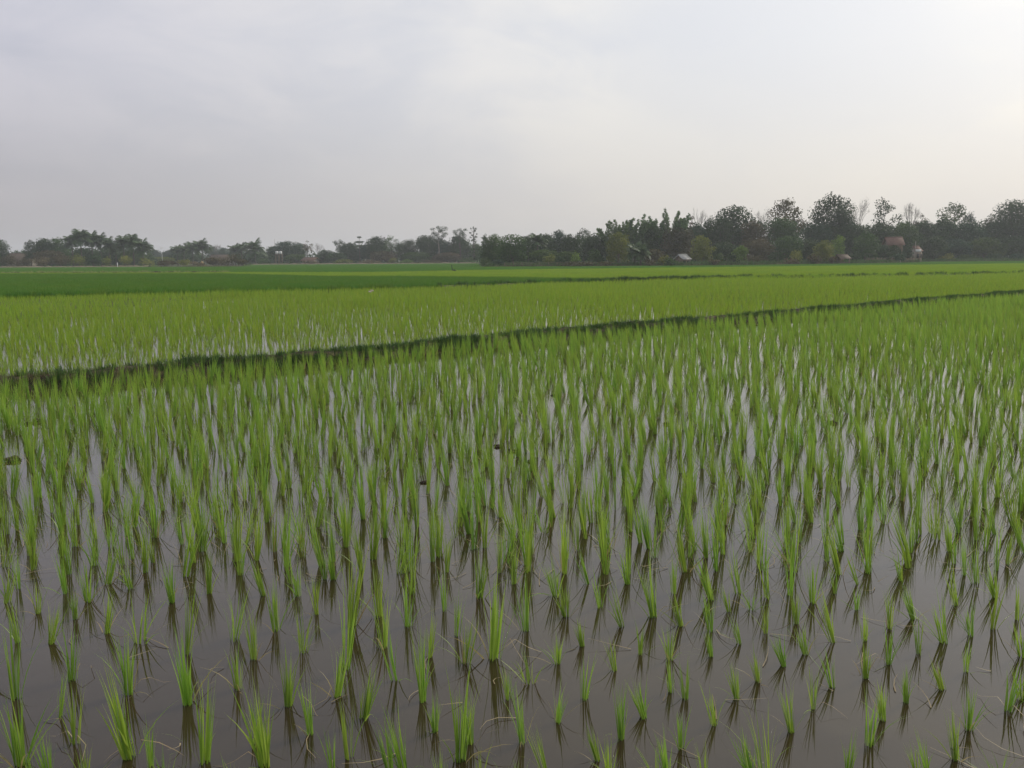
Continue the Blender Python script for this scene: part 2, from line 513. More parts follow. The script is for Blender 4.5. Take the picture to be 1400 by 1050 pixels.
# ---- near paddy planting: bases read off the photograph for the nearest plants (crop coordinates x, y, top)
c5 = [(65, 640, 300), (90, 920, 640), (165, 275, 150), (75, 400, 220), (215, 405, 250), (310, 560, 330), (255, 715, 540), (325, 830, 590), (320, 300, 180), (375, 225, 60), (460, 150, 0),
      (455, 360, 190), (600, 395, 170), (555, 170, 40), (550, 890, 540), (548, 620, 370), (640, 930, 760), (800, 660, 380), (800, 450, 150), (730, 230, 60), (890, 190, 0), (875, 910, 570),
      (1000, 385, 150), (1015, 595, 410), (1080, 470, 270), (1120, 200, 60), (1170, 350, 140), (1130, 925, 600), (1225, 670, 440), (1320, 790, 590), (1290, 440, 250), (1270, 200, 60),
      (1240, 150, 0), (1345, 280, 120), (1380, 130, 0), (210, 990, 770), (1085, 840, 640), (370, 1020, 870), (150, 1010, 900), (700, 1060, 900), (1000, 1080, 920), (-60, 560, 300),
      (-50, 860, 620), (30, 230, 60), (80, 170, 0), (280, 190, 0), (140, 90, -60), (650, 60, -60)]
c6 = [(15, 130, -20), (40, 630, 420), (75, 510, 200), (95, 330, 20), (80, 890, 670), (15, 960, 780), (150, 720, 480), (235, 420, 220), (210, 290, 50), (335, 330, 110), (355, 190, 0),
      (275, 560, 350), (395, 650, 380), (425, 460, 280), (490, 265, 90), (545, 370, 170), (500, 100, -60), (585, 490, 310), (450, 780, 640), (560, 900, 560), (640, 210, 0), (705, 470, 110),
      (785, 150, -20), (835, 350, 120), (855, 570, 430), (760, 640, 490), (970, 490, 380), (1075, 415, 310), (960, 200, 30), (1010, 290, 150), (1100, 150, 0), (1150, 250, 90),
      (1245, 330, 140), (1380, 290, 60), (1325, 450, 330), (1215, 520, 410), (1085, 640, 460), (970, 740, 610), (820, 830, 600), (1335, 720, 600), (1240, 810, 600), (1140, 900, 750),
      (920, 960, 720), (1195, 980, 820), (260, 950, 750), (320, 960, 690), (640, 1010, 850), (600, 830, 640), (1270, 150, 20), (480, 1050, 940), (800, 1080, 960), (1400, 1010, 900)]
c7 = [(70, 215, 20), (180, 190, 0), (240, 260, 150), (305, 210, 0), (145, 270, 190), (405, 200, 0), (430, 320, 180), (500, 230, 60), (300, 360, 230), (65, 350, 200), (70, 460, 360),
      (190, 405, 300), (270, 565, 440), (180, 640, 490), (375, 500, 380), (470, 450, 340), (595, 190, 70), (590, 400, 170), (585, 590, 440), (500, 680, 500), (410, 780, 590),
      (80, 750, 590), (690, 150, 0), (690, 260, 160), (720, 390, 270), (725, 550, 400), (820, 490, 320), (830, 340, 180), (880, 140, 0), (930, 300, 150), (955, 450, 300), (1060, 400, 200),
      (1175, 370, 220), (1110, 240, 50), (1150, 525, 410), (1055, 600, 470), (900, 655, 520), (800, 730, 590), (740, 835, 620), (1165, 770, 610), (1110, 900, 690), (1265, 340, 150),
      (1280, 210, 50), (1370, 300, 160), (1390, 460, 320), (1330, 690, 500), (1385, 640, 520), (300, 960, 680), (235, 960, 790), (650, 970, 800), (985, 960, 800), (950, 980, 830),
      (1450, 560, 400), (1470, 800, 640), (-90, 190, 20), (-60, 330, 180), (-110, 470, 330), (-40, 640, 480), (-100, 610, 470), (-60, 850, 700), (40, 1000, 850), (-120, 960, 790), (1300, 1010, 880)]
S = 450 / 1400
plants = []   # (x, y, height, lean)
for off, lst in ((0, c5), (450, c6), (950, c7)):
    for (cx, cy, ct) in lst:
        px, py, pt = off + cx * S, 750 + cy * S, 750 + ct * S
        g0 = ground(px, py)
        d = ray(px, pt); hh = CAM_H + d[2] / d[1] * g0[1]
        plants.append([g0[0], g0[1], min(0.50, max(0.15, hh * 1.16)), 1])
hand = np.array(plants)
# the rest of the paddy: hand-set rows, slightly bent and jittered
lat = []
SPX, SPY = 0.212, 0.172
for j in range(-40, 430):
    for i in range(-290, 400):
        x = i * SPX + 0.10 * math.sin(j * 0.11 + i * 0.05) + (j * 0.035)
        y = j * SPY + 1.5 + 0.10 * math.sin(i * 0.17 + 1.3)
        if y < 1.75 or y > 75 or abs(x) > 0.72 * y + 2.5: continue
        lat.append((x, y))
lat = np.array(lat)
lat += rng.normal(0, 0.040, lat.shape)
lat[:, 0] += 0.12 * np.sin(lat[:, 1] * 0.9 + 0.6 * np.sin(lat[:, 0] * .7)) + 0.05 * np.sin(lat[:, 1] * 2.3 + lat[:, 0])
lat = lat[rng.uniform(size=len(lat)) > 0.035]
dy = curve_y(DIKE, lat[:, 0]); by = curve_y(EDGE_B, lat[:, 0])
tn = np.abs(lat[:, 1] - dy)
near = lat[(lat[:, 1] < dy - 0.70)]
far2 = lat[(lat[:, 1] > dy + 0.5) & (lat[:, 1] < np.minimum(by - 0.3, 75))]
px, py, pz = project(np.c_[near, np.zeros(len(near))])
covered = (py > 797) & (px > -15) & (px < 1425)
near = near[~covered]
dmin = np.sqrt(((near[:, None, :] - hand[None, :, :2]) ** 2).sum(-1)).min(1)
near = near[dmin > 0.13]
lown = np.array([noise.noise(Vector((x * 0.35, y * 0.35, 0))) for x, y in near])
hgt = np.clip(0.318 + 0.07 * lown + rng.normal(0, 0.040, len(near)), 0.15, 0.42)
allp = np.vstack([np.c_[near, hgt, np.zeros(len(near))], hand])
px, py, pz = project(np.c_[allp[:, :2], np.zeros(len(allp))])
size_px = F * allp[:, 2] / pz
vis = (px > 2) & (px < 1398) & (py - size_px < 1046)
order = np.argsort(-(size_px * vis))[:300]
ind = np.zeros(len(allp), bool); ind[order] = True
lean_r = rng.normal(0, 0.10, (len(allp), 2)); rz = rng.uniform(0, 6.283, len(allp)); vi = rng.integers(0, NV, len(allp))
lean_r[:, 1] += -0.11 * (allp[:, 0] > 0)      # right-hand plants lean a little left
wsc = rng.uniform(0.68, 1.02, len(allp)) * np.where(allp[:, 3] > 0, 1.2, 1.0)
vi = np.where((allp[:, 3] > 0) & (vi % 5 == 3) & (rng.uniform(size=len(allp)) < .7), (vi + 1) % NV, vi)


def lean_matrix(k):
    return Matrix.Rotation(lean_r[k, 0], 4, 'X') @ Matrix.Rotation(lean_r[k, 1], 4, 'Y') @ Matrix.Rotation(rz[k], 4, 'Z')


ORD = ['first', 'second', 'third', 'fourth', 'fifth', 'sixth', 'seventh', 'eighth', 'ninth', 'tenth', 'eleventh', 'twelfth', 'thirteenth', 'fourteenth', 'fifteenth', 'sixteenth',
       'seventeenth', 'eighteenth', 'nineteenth', 'twentieth'] + ['twenty-' + s for s in ('first', 'second', 'third', 'fourth', 'fifth', 'sixth', 'seventh', 'eighth', 'ninth')] + ['thirtieth'] + \
      ['thirty-' + s for s in ('first', 'second', 'third', 'fourth', 'fifth')]
oi_ = [k for k in sorted(np.where(ind)[0], key=lambda k: allp[k, 1])]
bands = [oi_[i:i + 20] for i in range(0, len(oi_), 20)]
for bi, band in enumerate(bands):
    for qi, k in enumerate(sorted(band, key=lambda k: px[k])):
        x, y, h, _ = allp[k]
        me = rice_meshes[vi[k]]
        o = bpy.data.objects.new('rice_plant', me); COL.objects.link(o)
        s = h / 0.33
        o.matrix_world = Matrix.Translation((x, y, 0)) @ lean_matrix(k) @ Matrix.Diagonal((s ** .5 * wsc[k], s ** .5 * wsc[k], s, 1))
        look = 'short' if h < 0.22 else ('tall' if h > 0.33 else 'medium')
        ly = lean_r[k, 1]
        ln_ = 'leaning left' if ly < -0.13 else ('leaning right' if ly > 0.13 else 'upright')
        tag(o, '%s %s green rice clump, %s from left in the %s row from the front' % (look, ln_, ORD[qi], ORD[bi]), 'rice plant', 'rice seedlings standing in the near flooded paddy')
        if rng.uniform() < 0.30:
            dl_ = bpy.data.objects.new('dead_leaf', dead_meshes[int(rng.integers(0, 6))]); COL.objects.link(dl_)
            dl_.parent = o; dl_['label'] = 'dry straw-coloured leaf fallen at the waterline'

rest = np.where(~ind)[0]


def eul(k): return tuple(lean_matrix(k).to_euler())


sr = allp[rest, 2] / 0.33
scatter('rice_seedlings', np.c_[allp[rest, :2], np.zeros(len(rest))], [eul(k) for k in rest], np.c_[np.sqrt(sr) * wsc[rest], np.sqrt(sr) * wsc[rest], sr], vi[rest],
        src_collection('rice_clumps', rice_meshes))
n2_ = len(far2)
h2 = np.array([0.71 + .30 * noise.noise(Vector((x * .16, y * .10, 4))) + .16 * noise.noise(Vector((x * .6, y * .5, 9))) for x, y in far2])
h2 = np.clip(h2 + rng.normal(0, 0.13, n2_), 0.45, 1.2)
scatter('second_paddy_rice', np.c_[far2, np.zeros(n2_)], np.c_[rng.normal(0, .1, (n2_, 2)), rng.uniform(0, 6.28, n2_)], np.c_[h2 * 1.1, h2 * 1.1, h2], rng.integers(0, 10, n2_),
        src_collection('pale_rice_clumps', pale_meshes))


# ---- distant rice fields as tiles of clumps
def tile_meshes(mat, n, size, clumps, bl, hgt, width, segs=2):
    res = []
    for i in range(n):
        mb = MB(); V = []
        for c in range(clumps):
            cx, cy = g_.uniform(-size / 2, size / 2, 2)
            for b_ in range(bl):
                az = g_.uniform(0, 6.28); le = abs(g_.normal(0, .22)); L = hgt * g_.uniform(.7, 1.05)
                fx = g_.uniform(0, 3.14); s_ = np.array([math.cos(fx), math.sin(fx), 0]) * width / 2
                p0 = np.array([cx + .02 * math.cos(az), cy + .02 * math.sin(az), 0.0])
                d = np.array([math.cos(az) * math.sin(le), math.sin(az) * math.sin(le), math.cos(le)])
                p1 = p0 + d * L * .6; p2 = p0 + d * L + np.array([math.cos(az), math.sin(az), -.3]) * L * .12
                mb.add([p0 - s_, p0 + s_, p1 + s_, p1 - s_, p2], [(0, 1, 2, 3), (3, 2, 4)], float(g_.uniform(0, .9)))
        res.append(mb.mesh('rice_tile', mat))
    return res


def field_points(step, cond, jit=.25, ymax=330):
    xs_ = np.arange(-260, 262, step); ys_ = np.arange(24, ymax, step)
    X, Y = np.meshgrid(xs_, ys_); P_ = np.c_[X.ravel(), Y.ravel()]
    P_ = P_[np.abs(P_[:, 0]) < 0.74 * P_[:, 1] + 6]
    P_ += rng.uniform(-jit, jit, P_.shape) * step
    a, b_, _ = project(np.c_[P_, np.zeros(len(P_))])
    return P_[cond(a, b_, P_)]


def yc(c, x):
    c = np.array(c); return np.interp(x, c[:, 0], c[:, 1])


BASE_LINE = [(-700, 363), (0, 362), (205, 364), (215, 367), (330, 367), (345, 362.5), (655, 361.5), (665, 366), (860, 365), (1000, 363), (1180, 360), (1250, 359), (1260, 356), (1400, 355), (2100, 352)]


def place_field(name, mat, step, size, clumps, bl, hgt, width, cond, sc_=1.0):
    P_ = field_points(step, cond)
    n_ = len(P_)
    ms = tile_meshes(mat, 5, size, clumps, bl, hgt, width)
    hz = 1 + 0.10 * np.array([noise.noise(Vector((x * .12, y * .05, 2))) for x, y in P_]) + rng.normal(0, .03, n_)
    scatter(name, np.c_[P_, np.full(n_, -0.03)], np.c_[np.zeros((n_, 2)), rng.uniform(0, 6.28, n_)], np.c_[np.ones(n_), np.ones(n_), hz] * sc_, rng.integers(0, 5, n_),
            src_collection(name + '_tiles', ms))
    return n_


lush = lambda a, b_, P_: (b_ < yc(EDGE_B, a) - .2) & (b_ > yc(EDGE_C, a)) & (a < 830)
yell = lambda a, b_, P_: (((b_ <= yc(EDGE_C, a)) & (a < 830)) | ((b_ < yc(EDGE_B, a) - .4) & (a >= 830))) & (b_ > yc(EDGE_D, a))
midf = lambda a, b_, P_: (b_ <= yc(EDGE_D, a)) & (b_ > yc(BASE_LINE, a) - 1.0) & (P_[:, 1] < 320)
edge2 = lambda a, b_, P_: (P_[:, 1] > 74.5) & (b_ > yc(EDGE_B, a) + .2)
place_field('lush_rice_field', M['rice_lush'], 0.8, 1.0, 34, 7, 0.42, 0.014, lush)
place_field('yellow_green_rice_field', M['rice_yellow'], 1.25, 1.6, 50, 6, 0.36, 0.016, yell)
place_field('distant_rice_field', M['rice_mid'], 1.8, 2.3, 60, 6, 0.38, 0.022, midf)
place_field('far_paddy_rice', M['rice_far'], 0.8, 1.0, 24, 7, 0.34, 0.012, edge2)

# ---- weeds on the dikes
def weed_meshes(mat, n, count, hgt, width, dead):
    res = []
    for i in range(n):
        mb = MB(); blades(mb, count, hgt, width, 0.06, lean=(0.3, 0.35), droop=0.5, segs=3, dead=dead, seedr=g_)
        res.append(mb.mesh('weed_tuft', mat))
    return res


def weeds(name, line, nor, half, top, per_m, coll, nvar, smin, smax, pick=None, step=.15, side=(-1, 1)):
    P_, Rt, Sc = [], [], []
    seg = np.linalg.norm(line[1] - line[0])
    for c, nn in zip(line, nor):
        a, b_, z_ = project((c[0], c[1], 0))
        if z_ < 1 or a < -700 or a > 2100: continue
        dens = per_m * (pick(a) if pick else 1)
        for _ in range(rng.poisson(dens * seg)):
            u = rng.uniform(*side)
            q = c + nn * u * half + rng.normal(0, .05, 2)
            z = top * max(0, 1 - abs(u) ** 1.6) * .9 - 0.01
            P_.append((q[0], q[1], z)); Rt.append((rng.normal(0, .15), rng.normal(0, .15), rng.uniform(0, 6.28)))
            s = rng.uniform(smin, smax) * (1 + .45 * noise.noise(Vector((c[0] * .7, c[1] * .7, 0)))); Sc.append((s, s, s))
    scatter(name, P_, Rt, Sc, rng.integers(0, nvar, len(P_)), coll)


wc = src_collection('weed_tufts', weed_meshes(M['weed'], 8, 26, 0.17, 0.010, 0.05))
wdc = src_collection('dry_tufts', weed_meshes(M['weed_dry'], 6, 18, 0.14, 0.008, 0.3))
weeds('dike_weeds', dl_line, dl_nor, 0.28, 0.16, 115, wc, 8, 0.45, 1.05, pick=lambda a: float(np.interp(a, [60, 215, 260, 3000], [0.22, 0.5, 1, 1])))
weeds('dike_dry_grass', dl_line, dl_nor, 0.28, 0.16, 110, wdc, 6, 0.4, 0.9, pick=lambda a: float(np.interp(a, [180, 260, 3000], [1, .25, .12])))
weeds('far_dike_weeds', b_line, b_nor, 0.45, 0.2, 40, wc, 8, 1.1, 2.0, pick=lambda a: float(np.interp(a, [600, 760, 820, 1020, 1040, 1500], [.1, .4, .9, .9, .2, .2])))
weeds('pale_dike_grass', c_line, c_nor, 0.7, 0.3, 18, src_collection('pale_tufts', weed_meshes(leaf_mat('pale_grass', (0.30, 0.34, 0.12), (0.22, 0.27, 0.08), trans=.3), 4, 20, .17, .012, .1)), 4, 1.4, 2.2)

# ---- mud clods and floating straw
def clod(px_, py_, s, label, flat=.5):
    s = s * .72
    g0 = ground(px_, py_)
    import bmesh
    bm = bmesh.new(); bmesh.ops.create_icosphere(bm, subdivisions=3, radius=1)
    sd_ = random.random() * 50
    for v_ in bm.verts:
        f_ = 1 + .75 * noise.noise(v_.co * 1.9 + Vector((sd_, 0, 0))) + .40 * noise.noise(v_.co * 5 + Vector((0, sd_, 0)))
        v_.co = Vector((v_.co.x * f_ * s, v_.co.y * f_ * s, v_.co.z * f_ * s * flat))
    me = bpy.data.meshes.new('mud_clod'); bm.to_mesh(me); bm.free(); me.materials.append(M['mud'])
    o = bpy.data.objects.new('mud_clod', me); COL.objects.link(o); o.location = (g0[0], g0[1], s * .12); o.rotation_euler = (0, 0, random.random() * 6)
    tag(o, label, 'mud clod', 'mud clods rising from the paddy water')


for a in [(700, 617, .055, 'largest dark mud clod standing in open water in mid paddy'), (680, 611, .045, 'mud clod just left of the largest mid-paddy clod'),
          (757, 541, .045, 'small dark clod between rice rows just below the grassy dike'), (912, 580, .05, 'dark clod in bright water right of the paddy centre'),
          (877, 590, .035, 'small clod left of the bright-water clod'), (1139, 579, .055, 'rounded dark clod alone in pale water on the right side'),
          (1003, 562, .045, 'little dark clod in pale water farthest back on the right'), (725, 632, .035, 'flat clod just below the largest mid-paddy clod'),
          (600, 569, .04, 'small clod among rice left of the mid-paddy clods'), (18, 630, .075, 'broad weedy mud mound at the left edge of the paddy'),
          (52, 577, .08, 'brown mud clod near the left end of the dike'), (38, 580, .05, 'small clod beside the brown clod near the dike end'),
          (580, 660, .035, 'tiny clod peeping out beside a rice row left of centre')]:
    clod(*a)

mb = MB()
for i in range(420):
    if i < 45: px_, py_ = rng.uniform(0, 1400), rng.uniform(760, 1045)
    else: px_, py_ = rng.uniform(-100, 1500), rng.uniform(560, 800)
    c = ground(px_, py_); az = rng.uniform(0, 6.28); L = rng.uniform(.05, .2); w = rng.uniform(.0015, .003)
    d = np.array([math.cos(az), math.sin(az), 0]); s_ = np.array([-d[1], d[0], 0]); vs = []; bend = rng.normal(0, .025)
    z1 = rng.uniform(.004, .03)
    for u in (0, .33, .66, 1):
        q = c + d * L * (u - .5) + s_ * bend * math.sin(u * 3.1) + np.array([0, 0, .004 + z1 * u]); ww = w * (1 - .8 * u)
        vs += [q - s_ * ww, q + s_ * ww]
    mb.add(vs, [(2 * j, 2 * j + 1, 2 * j + 3, 2 * j + 2) for j in range(3)], float(rng.uniform(0, 1)))
tag(mb.build('floating_straw', M['straw']), kind='stuff')

# ------------------------------------------------------------------ trees
def unit(n):
    v = rng.normal(size=(n, 3)); return v / np.linalg.norm(v, axis=1)[:, None]


def leaf_quads(P_, Nn, size, asp=1.6):
    n = len(P_)
    a = np.cross(Nn, unit(n)); a /= np.linalg.norm(a, axis=1)[:, None] + 1e-9
    b_ = np.cross(Nn, a)
    s = size * rng.uniform(.55, 1.3, n)[:, None]
    bend = Nn * s * rng.uniform(-.4, .4, n)[:, None]
    return np.stack([P_ - a * s * asp * .5, P_ - b_ * s * .5 + bend, P_ + a * s * asp * .5 * rng.uniform(.6, 1, n)[:, None], P_ + b_ * s * .5 * rng.uniform(.5, 1, n)[:, None] + bend], 1)


def lobes_leaves(mb, lobes, dens, size, tmin=0., tmax=.9):
    for (c, r) in lobes:
        area = (r[0] * r[1] + r[1] * r[2] + r[0] * r[2]) / 3
        n = int(dens * area / (size * size)) + 8
        u = unit(n)
        rad = rng.uniform(0, 1, n) ** .35
        low = rng.uniform(0.0, 1.0)
        wob = 1 + .30 * np.array([noise.noise(Vector((x * 2.2 + c[0], y * 2.2 + c[1], z * 2.2 + low * 9))) for x, y, z in u])
        P_ = np.asarray(c) + u * (rad * wob)[:, None] * np.asarray(r)
        Nn = u + .9 * unit(n); Nn /= np.linalg.norm(Nn, axis=1)[:, None]
        tl = tmin + (tmax - tmin) * low
        mb.quads(leaf_quads(P_, Nn, size), np.clip(tl + rng.normal(0, .12, n), 0, .92))


LM = {
    'dark': leaf_mat('leaf_dark', (0.050, 0.092, 0.030), (0.024, 0.050, 0.018), trans=.2, var=.25, spec=.08),
    'green': leaf_mat('leaf_green', (0.082, 0.140, 0.032), (0.038, 0.080, 0.022), trans=.25, var=.25, spec=.08),
    'bluegreen': leaf_mat('leaf_bluegreen', (0.045, 0.094, 0.046), (0.024, 0.056, 0.030), trans=.2, var=.25, spec=.08),
    'olive': leaf_mat('leaf_olive', (0.250, 0.265, 0.050), (0.110, 0.140, 0.028), trans=.28, var=.25, spec=.08),
    'brown': leaf_mat('leaf_brown', (0.130, 0.105, 0.050), (0.064, 0.068, 0.032), trans=.2, var=.25, spec=.08),
    'bright': leaf_mat('leaf_bright', (0.165, 0.260, 0.038), (0.090, 0.165, 0.026), trans=.3, var=.25, spec=.08),
    'bamboo': leaf_mat('leaf_bamboo', (0.135, 0.225, 0.070), (0.065, 0.125, 0.040), trans=.28, var=.25, spec=.08),
    'palm': leaf_mat('leaf_palm', (0.070, 0.120, 0.040), (0.032, 0.062, 0.024), dead=(.16, .12, .07), trans=.2, var=.3),
    'dry': leaf_mat('leaf_dry', (0.200, 0.160, 0.085), (0.110, 0.090, 0.050), trans=.2, var=.25, spec=.08),
    'twig': rough_mat('twig_grey', (0.10, 0.088, 0.075), (0.17, 0.15, 0.13), 3, .9, 0),
}


def limb(mb, a, b_, r0, r1, k=5, sag=.12):
    a, b_ = np.asarray(a, float), np.asarray(b_, float)
    L = np.linalg.norm(b_ - a); off = unit(1)[0] * L * sag
    pts = [a + (b_ - a) * u + off * math.sin(math.pi * u) + np.array([0, 0, -L * .06 * math.sin(math.pi * u)]) for u in (0, .33, .66, 1)]
    mb.tube(pts, [r0, r0 + (r1 - r0) * .4, r0 + (r1 - r0) * .7, r1], k)


def tree(px_, Y, top, wid, kind, colr, label, airy=0.0, bark='bark', bare_low=.18, group='trees along the far edge of the fields', leaf=None):
    """px_: centre column, Y: distance, top: photograph y of the top, wid: width in photograph pixels."""
    g0 = at_dist(px_, Y); Hh = height_at(px_, top, Y); Wd = wid * Y / F
    root = empty('tree', (g0[0], g0[1], -0.05)); name = 'tree'
    tr, cr = MB(), MB()
    leaf = leaf or min(.34, max(.20, Wd * .038))
    r0 = max(.10, Hh * .018)
    if kind == 'broad':
        nl = int(rng.integers(11, 17)) if airy < .3 else int(rng.integers(9, 14))
        zb = Hh * bare_low
        fork = np.array([rng.normal(0, .03) * Hh, rng.normal(0, .03) * Hh, Hh * (.35 if airy < .3 else .5)])
        tr.tube([(0, 0, -.2), (fork[0] * .4, fork[1] * .3, fork[2] * .5), fork], [r0 * 1.25, r0, r0 * .8], 7)
        lobes = []
        for i in range(nl):
            th = 2.4 * i + rng.uniform(-.4, .4); u = (i + .5) / nl
            zz = zb + (Hh - zb) * (.22 + .62 * u)
            env = math.sin(math.pi * min(.97, .25 + .62 * u)) ** .7
            rr = (Wd / 2) * env * rng.uniform(.45, .72)
            c = np.array([rr * math.cos(th), rr * math.sin(th), zz])
            lr = Wd * rng.uniform(.20, .29) * (1 - .42 * airy)
            rz_ = min(lr * rng.uniform(.55, .85), (Hh - zb) * .24)
            c[2] = min(c[2], Hh - rz_ * 1.02)
            lobes.append((c, (lr, lr, rz_)))
            limb(tr, fork * rng.uniform(.7, 1), c, r0 * .45, r0 * .12)
        lobes.append(((rng.normal(0, .05) * Wd, 0, Hh - Hh * .11), (Wd * .2, Wd * .2, Hh * .11)))
        if airy < .3:
            lobes.append(((0, 0, Hh * .5), (Wd * .33, Wd * .33, Hh * .28)))
            for q in range(5):
                th = rng.uniform(0, 6.28); lobes.append(((Wd * .3 * math.cos(th), Wd * .3 * math.sin(th), Hh * rng.uniform(.2, .38)), (Wd * .2, Wd * .2, Hh * .15)))
        lobes_leaves(cr, lobes, 7.0 * (1 - .62 * airy), leaf)
    elif kind == 'tall':    # clear stem with small separate leaf clumps held on rising limbs
        tr.tube([(0, 0, -.2), (Wd * .03, 0, Hh * .35), (-Wd * .02, 0, Hh * .62), (0, 0, Hh * .86)], [r0 * 1.1, r0 * .85, r0 * .6, r0 * .25], 6)
        lobes = []
        for i in range(int(rng.integers(10, 15))):
            th = 2.4 * i; u = i / 13
            c = np.array([Wd * .42 * math.cos(th) * rng.uniform(.4, 1), Wd * .42 * math.sin(th) * rng.uniform(.3, 1), Hh * (.58 + .37 * min(1, u) * rng.uniform(.85, 1))])
            lr = Wd * rng.uniform(.15, .24)
            lobes.append((c, (lr, lr, lr * .62)))
            limb(tr, (0, 0, c[2] - Hh * .1), c, r0 * .3, r0 * .07, 4)
        lobes.append(((0, 0, Hh * .94), (Wd * .16, Wd * .16, Hh * .05)))
        lobes_leaves(cr, lobes, 5.5, leaf)
    elif kind == 'tiered':
        tr.tube([(0, 0, -.2), (0, 0, Hh * .5), (0.1, 0, Hh * .96)], [r0, r0 * .7, r0 * .2], 6)
        lobes = []
        for zt, wt in ((.97, .42), (.80, .9), (.66, .7)):
            for q in range(5):
                th = q * 1.257; c = (Wd * wt * .28 * math.cos(th), Wd * wt * .28 * math.sin(th), Hh * zt)
                lobes.append((c, (Wd * wt * .25, Wd * wt * .25, Hh * .035))); limb(tr, (0, 0, Hh * (zt - .05)), c, r0 * .25, r0 * .08, 4)
        lobes_leaves(cr, lobes, 6, leaf)
    elif kind == 'bare':
        def grow(a, d, L, r, dep):
            b_ = a + d * L; limb(tr if dep > 3 else cr, a, b_, r, r * .6, 4 if dep > 2 else 3, .06)
            if dep == 0: return
            for q in range(3 if dep > 1 else 4):
                nd = d + unit(1)[0] * .55 + np.array([0, 0, .12]); nd /= np.linalg.norm(nd)
                grow(a + d * L * rng.uniform(.6, 1), nd, L * rng.uniform(.6, .8), r * .55, dep - 1)
        nlim = 4
        tr.tube([(0, 0, -.2), (0.05, 0, Hh * .45)], [r0, r0 * .75], 6)
        for q in range(nlim):
            th = q * 1.57 + rng.uniform(-.3, .3)
            d = np.array([math.cos(th) * Wd * .55, math.sin(th) * Wd * .55, Hh * .55]); d /= np.linalg.norm(d)
            grow(np.array([0.03, 0, Hh * .42]), d, Hh * .24, r0 * .5, 4)
        # fit height
        allv = np.concatenate(tr.v + cr.v); zs = Hh / allv[:, 2].max(); ws = (Wd / 2) / np.percentile(np.abs(allv[:, :2]), 99)
        for lst in (tr.v, cr.v):
            for a in lst: a[:, 2] *= zs; a[:, :2] *= ws
        lobes = [((rng.normal(0, .2) * Wd, rng.normal(0, .2) * Wd, Hh * rng.uniform(.6, .95)), (Wd * .2, Wd * .2, Hh * .09)) for _ in range(5)]
        if airy: 
            lobes_leaves(cr, lobes, .6, leaf * .7)
    tr.build('trunk', M[bark], root, smooth=True)
    cr.build('crown', LM[colr], root)
    tag(root, label, 'tree', group)
    return root


def frond_mesh(L, mat, pairs=13, droop=.9, wl=.55):
    mb = MB(); p = np.zeros(3); ang = R(62); pts = []
    for i in range(10):
        pts.append(p.copy()); p = p + L / 9 * np.array([math.cos(ang), 0, math.sin(ang)]); ang -= (R(62) + droop) / 9
    pts = np.array(pts)
    mb.tube(pts, np.linspace(.035, .008, 10), 3)
    for i in range(pairs):
        u = .12 + .86 * i / pairs; k = u * 9; i0 = min(8, int(k)); q = pts[i0] + (pts[i0 + 1] - pts[i0]) * (k - i0)
        d = pts[i0 + 1] - pts[i0]; d /= np.linalg.norm(d)
        for sd_ in (-1, 1):
            l_ = L * wl * .5 * math.sin(math.pi * (.12 + .83 * u)) + .1; w = L * .038
            tip = q + d * l_ * .5 + np.array([0, sd_ * l_ * .85, -l_ * rng.uniform(.25, .6)])
            mb.add([q - d * w, q + d * w, tip + d * w * .3, tip - d * w * .3], [(0, 1, 2, 3)], float(rng.uniform(0, .85)))
    return mb.mesh('frond', mat)


FR = [frond_mesh(1.0, LM['palm'], droop=dd, wl=.6) for dd in (.0, .35, .75)]


def palm(px_, Y, top, wid, label, nf=15, lean=0.0, cat='palm tree', group='palm trees by the far field edge', name='palm_tree'):
    g0 = at_dist(px_, Y); Hh = height_at(px_, top, Y); Lf = max(1.2, wid * Y / F * .55)
    root = empty(name, (g0[0], g0[1], -.05))
    crown_z = max(.4, Hh - Lf * .55)
    tb = MB(); tb.tube([(0, 0, -.2), (lean * .3, 0, crown_z * .4), (lean, 0, crown_z)], [.24, .17, .15], 7); tb.build('trunk', M['bark'], root, smooth=True)
    nf = int(nf * 1.4)
    for i in range(nf):
        o = bpy.data.objects.new('frond', FR[i % 3]); COL.objects.link(o); o.parent = root
        o.location = (lean, 0, crown_z); tilt = (i / nf) * 1.75 - .62
        o.rotation_euler = (rng.normal(0, .15), tilt, 2.4 * i + rng.normal(0, .2)); s = Lf * rng.uniform(.85, 1.15); o.scale = (s, s, s)
    tag(root, label, cat, group)


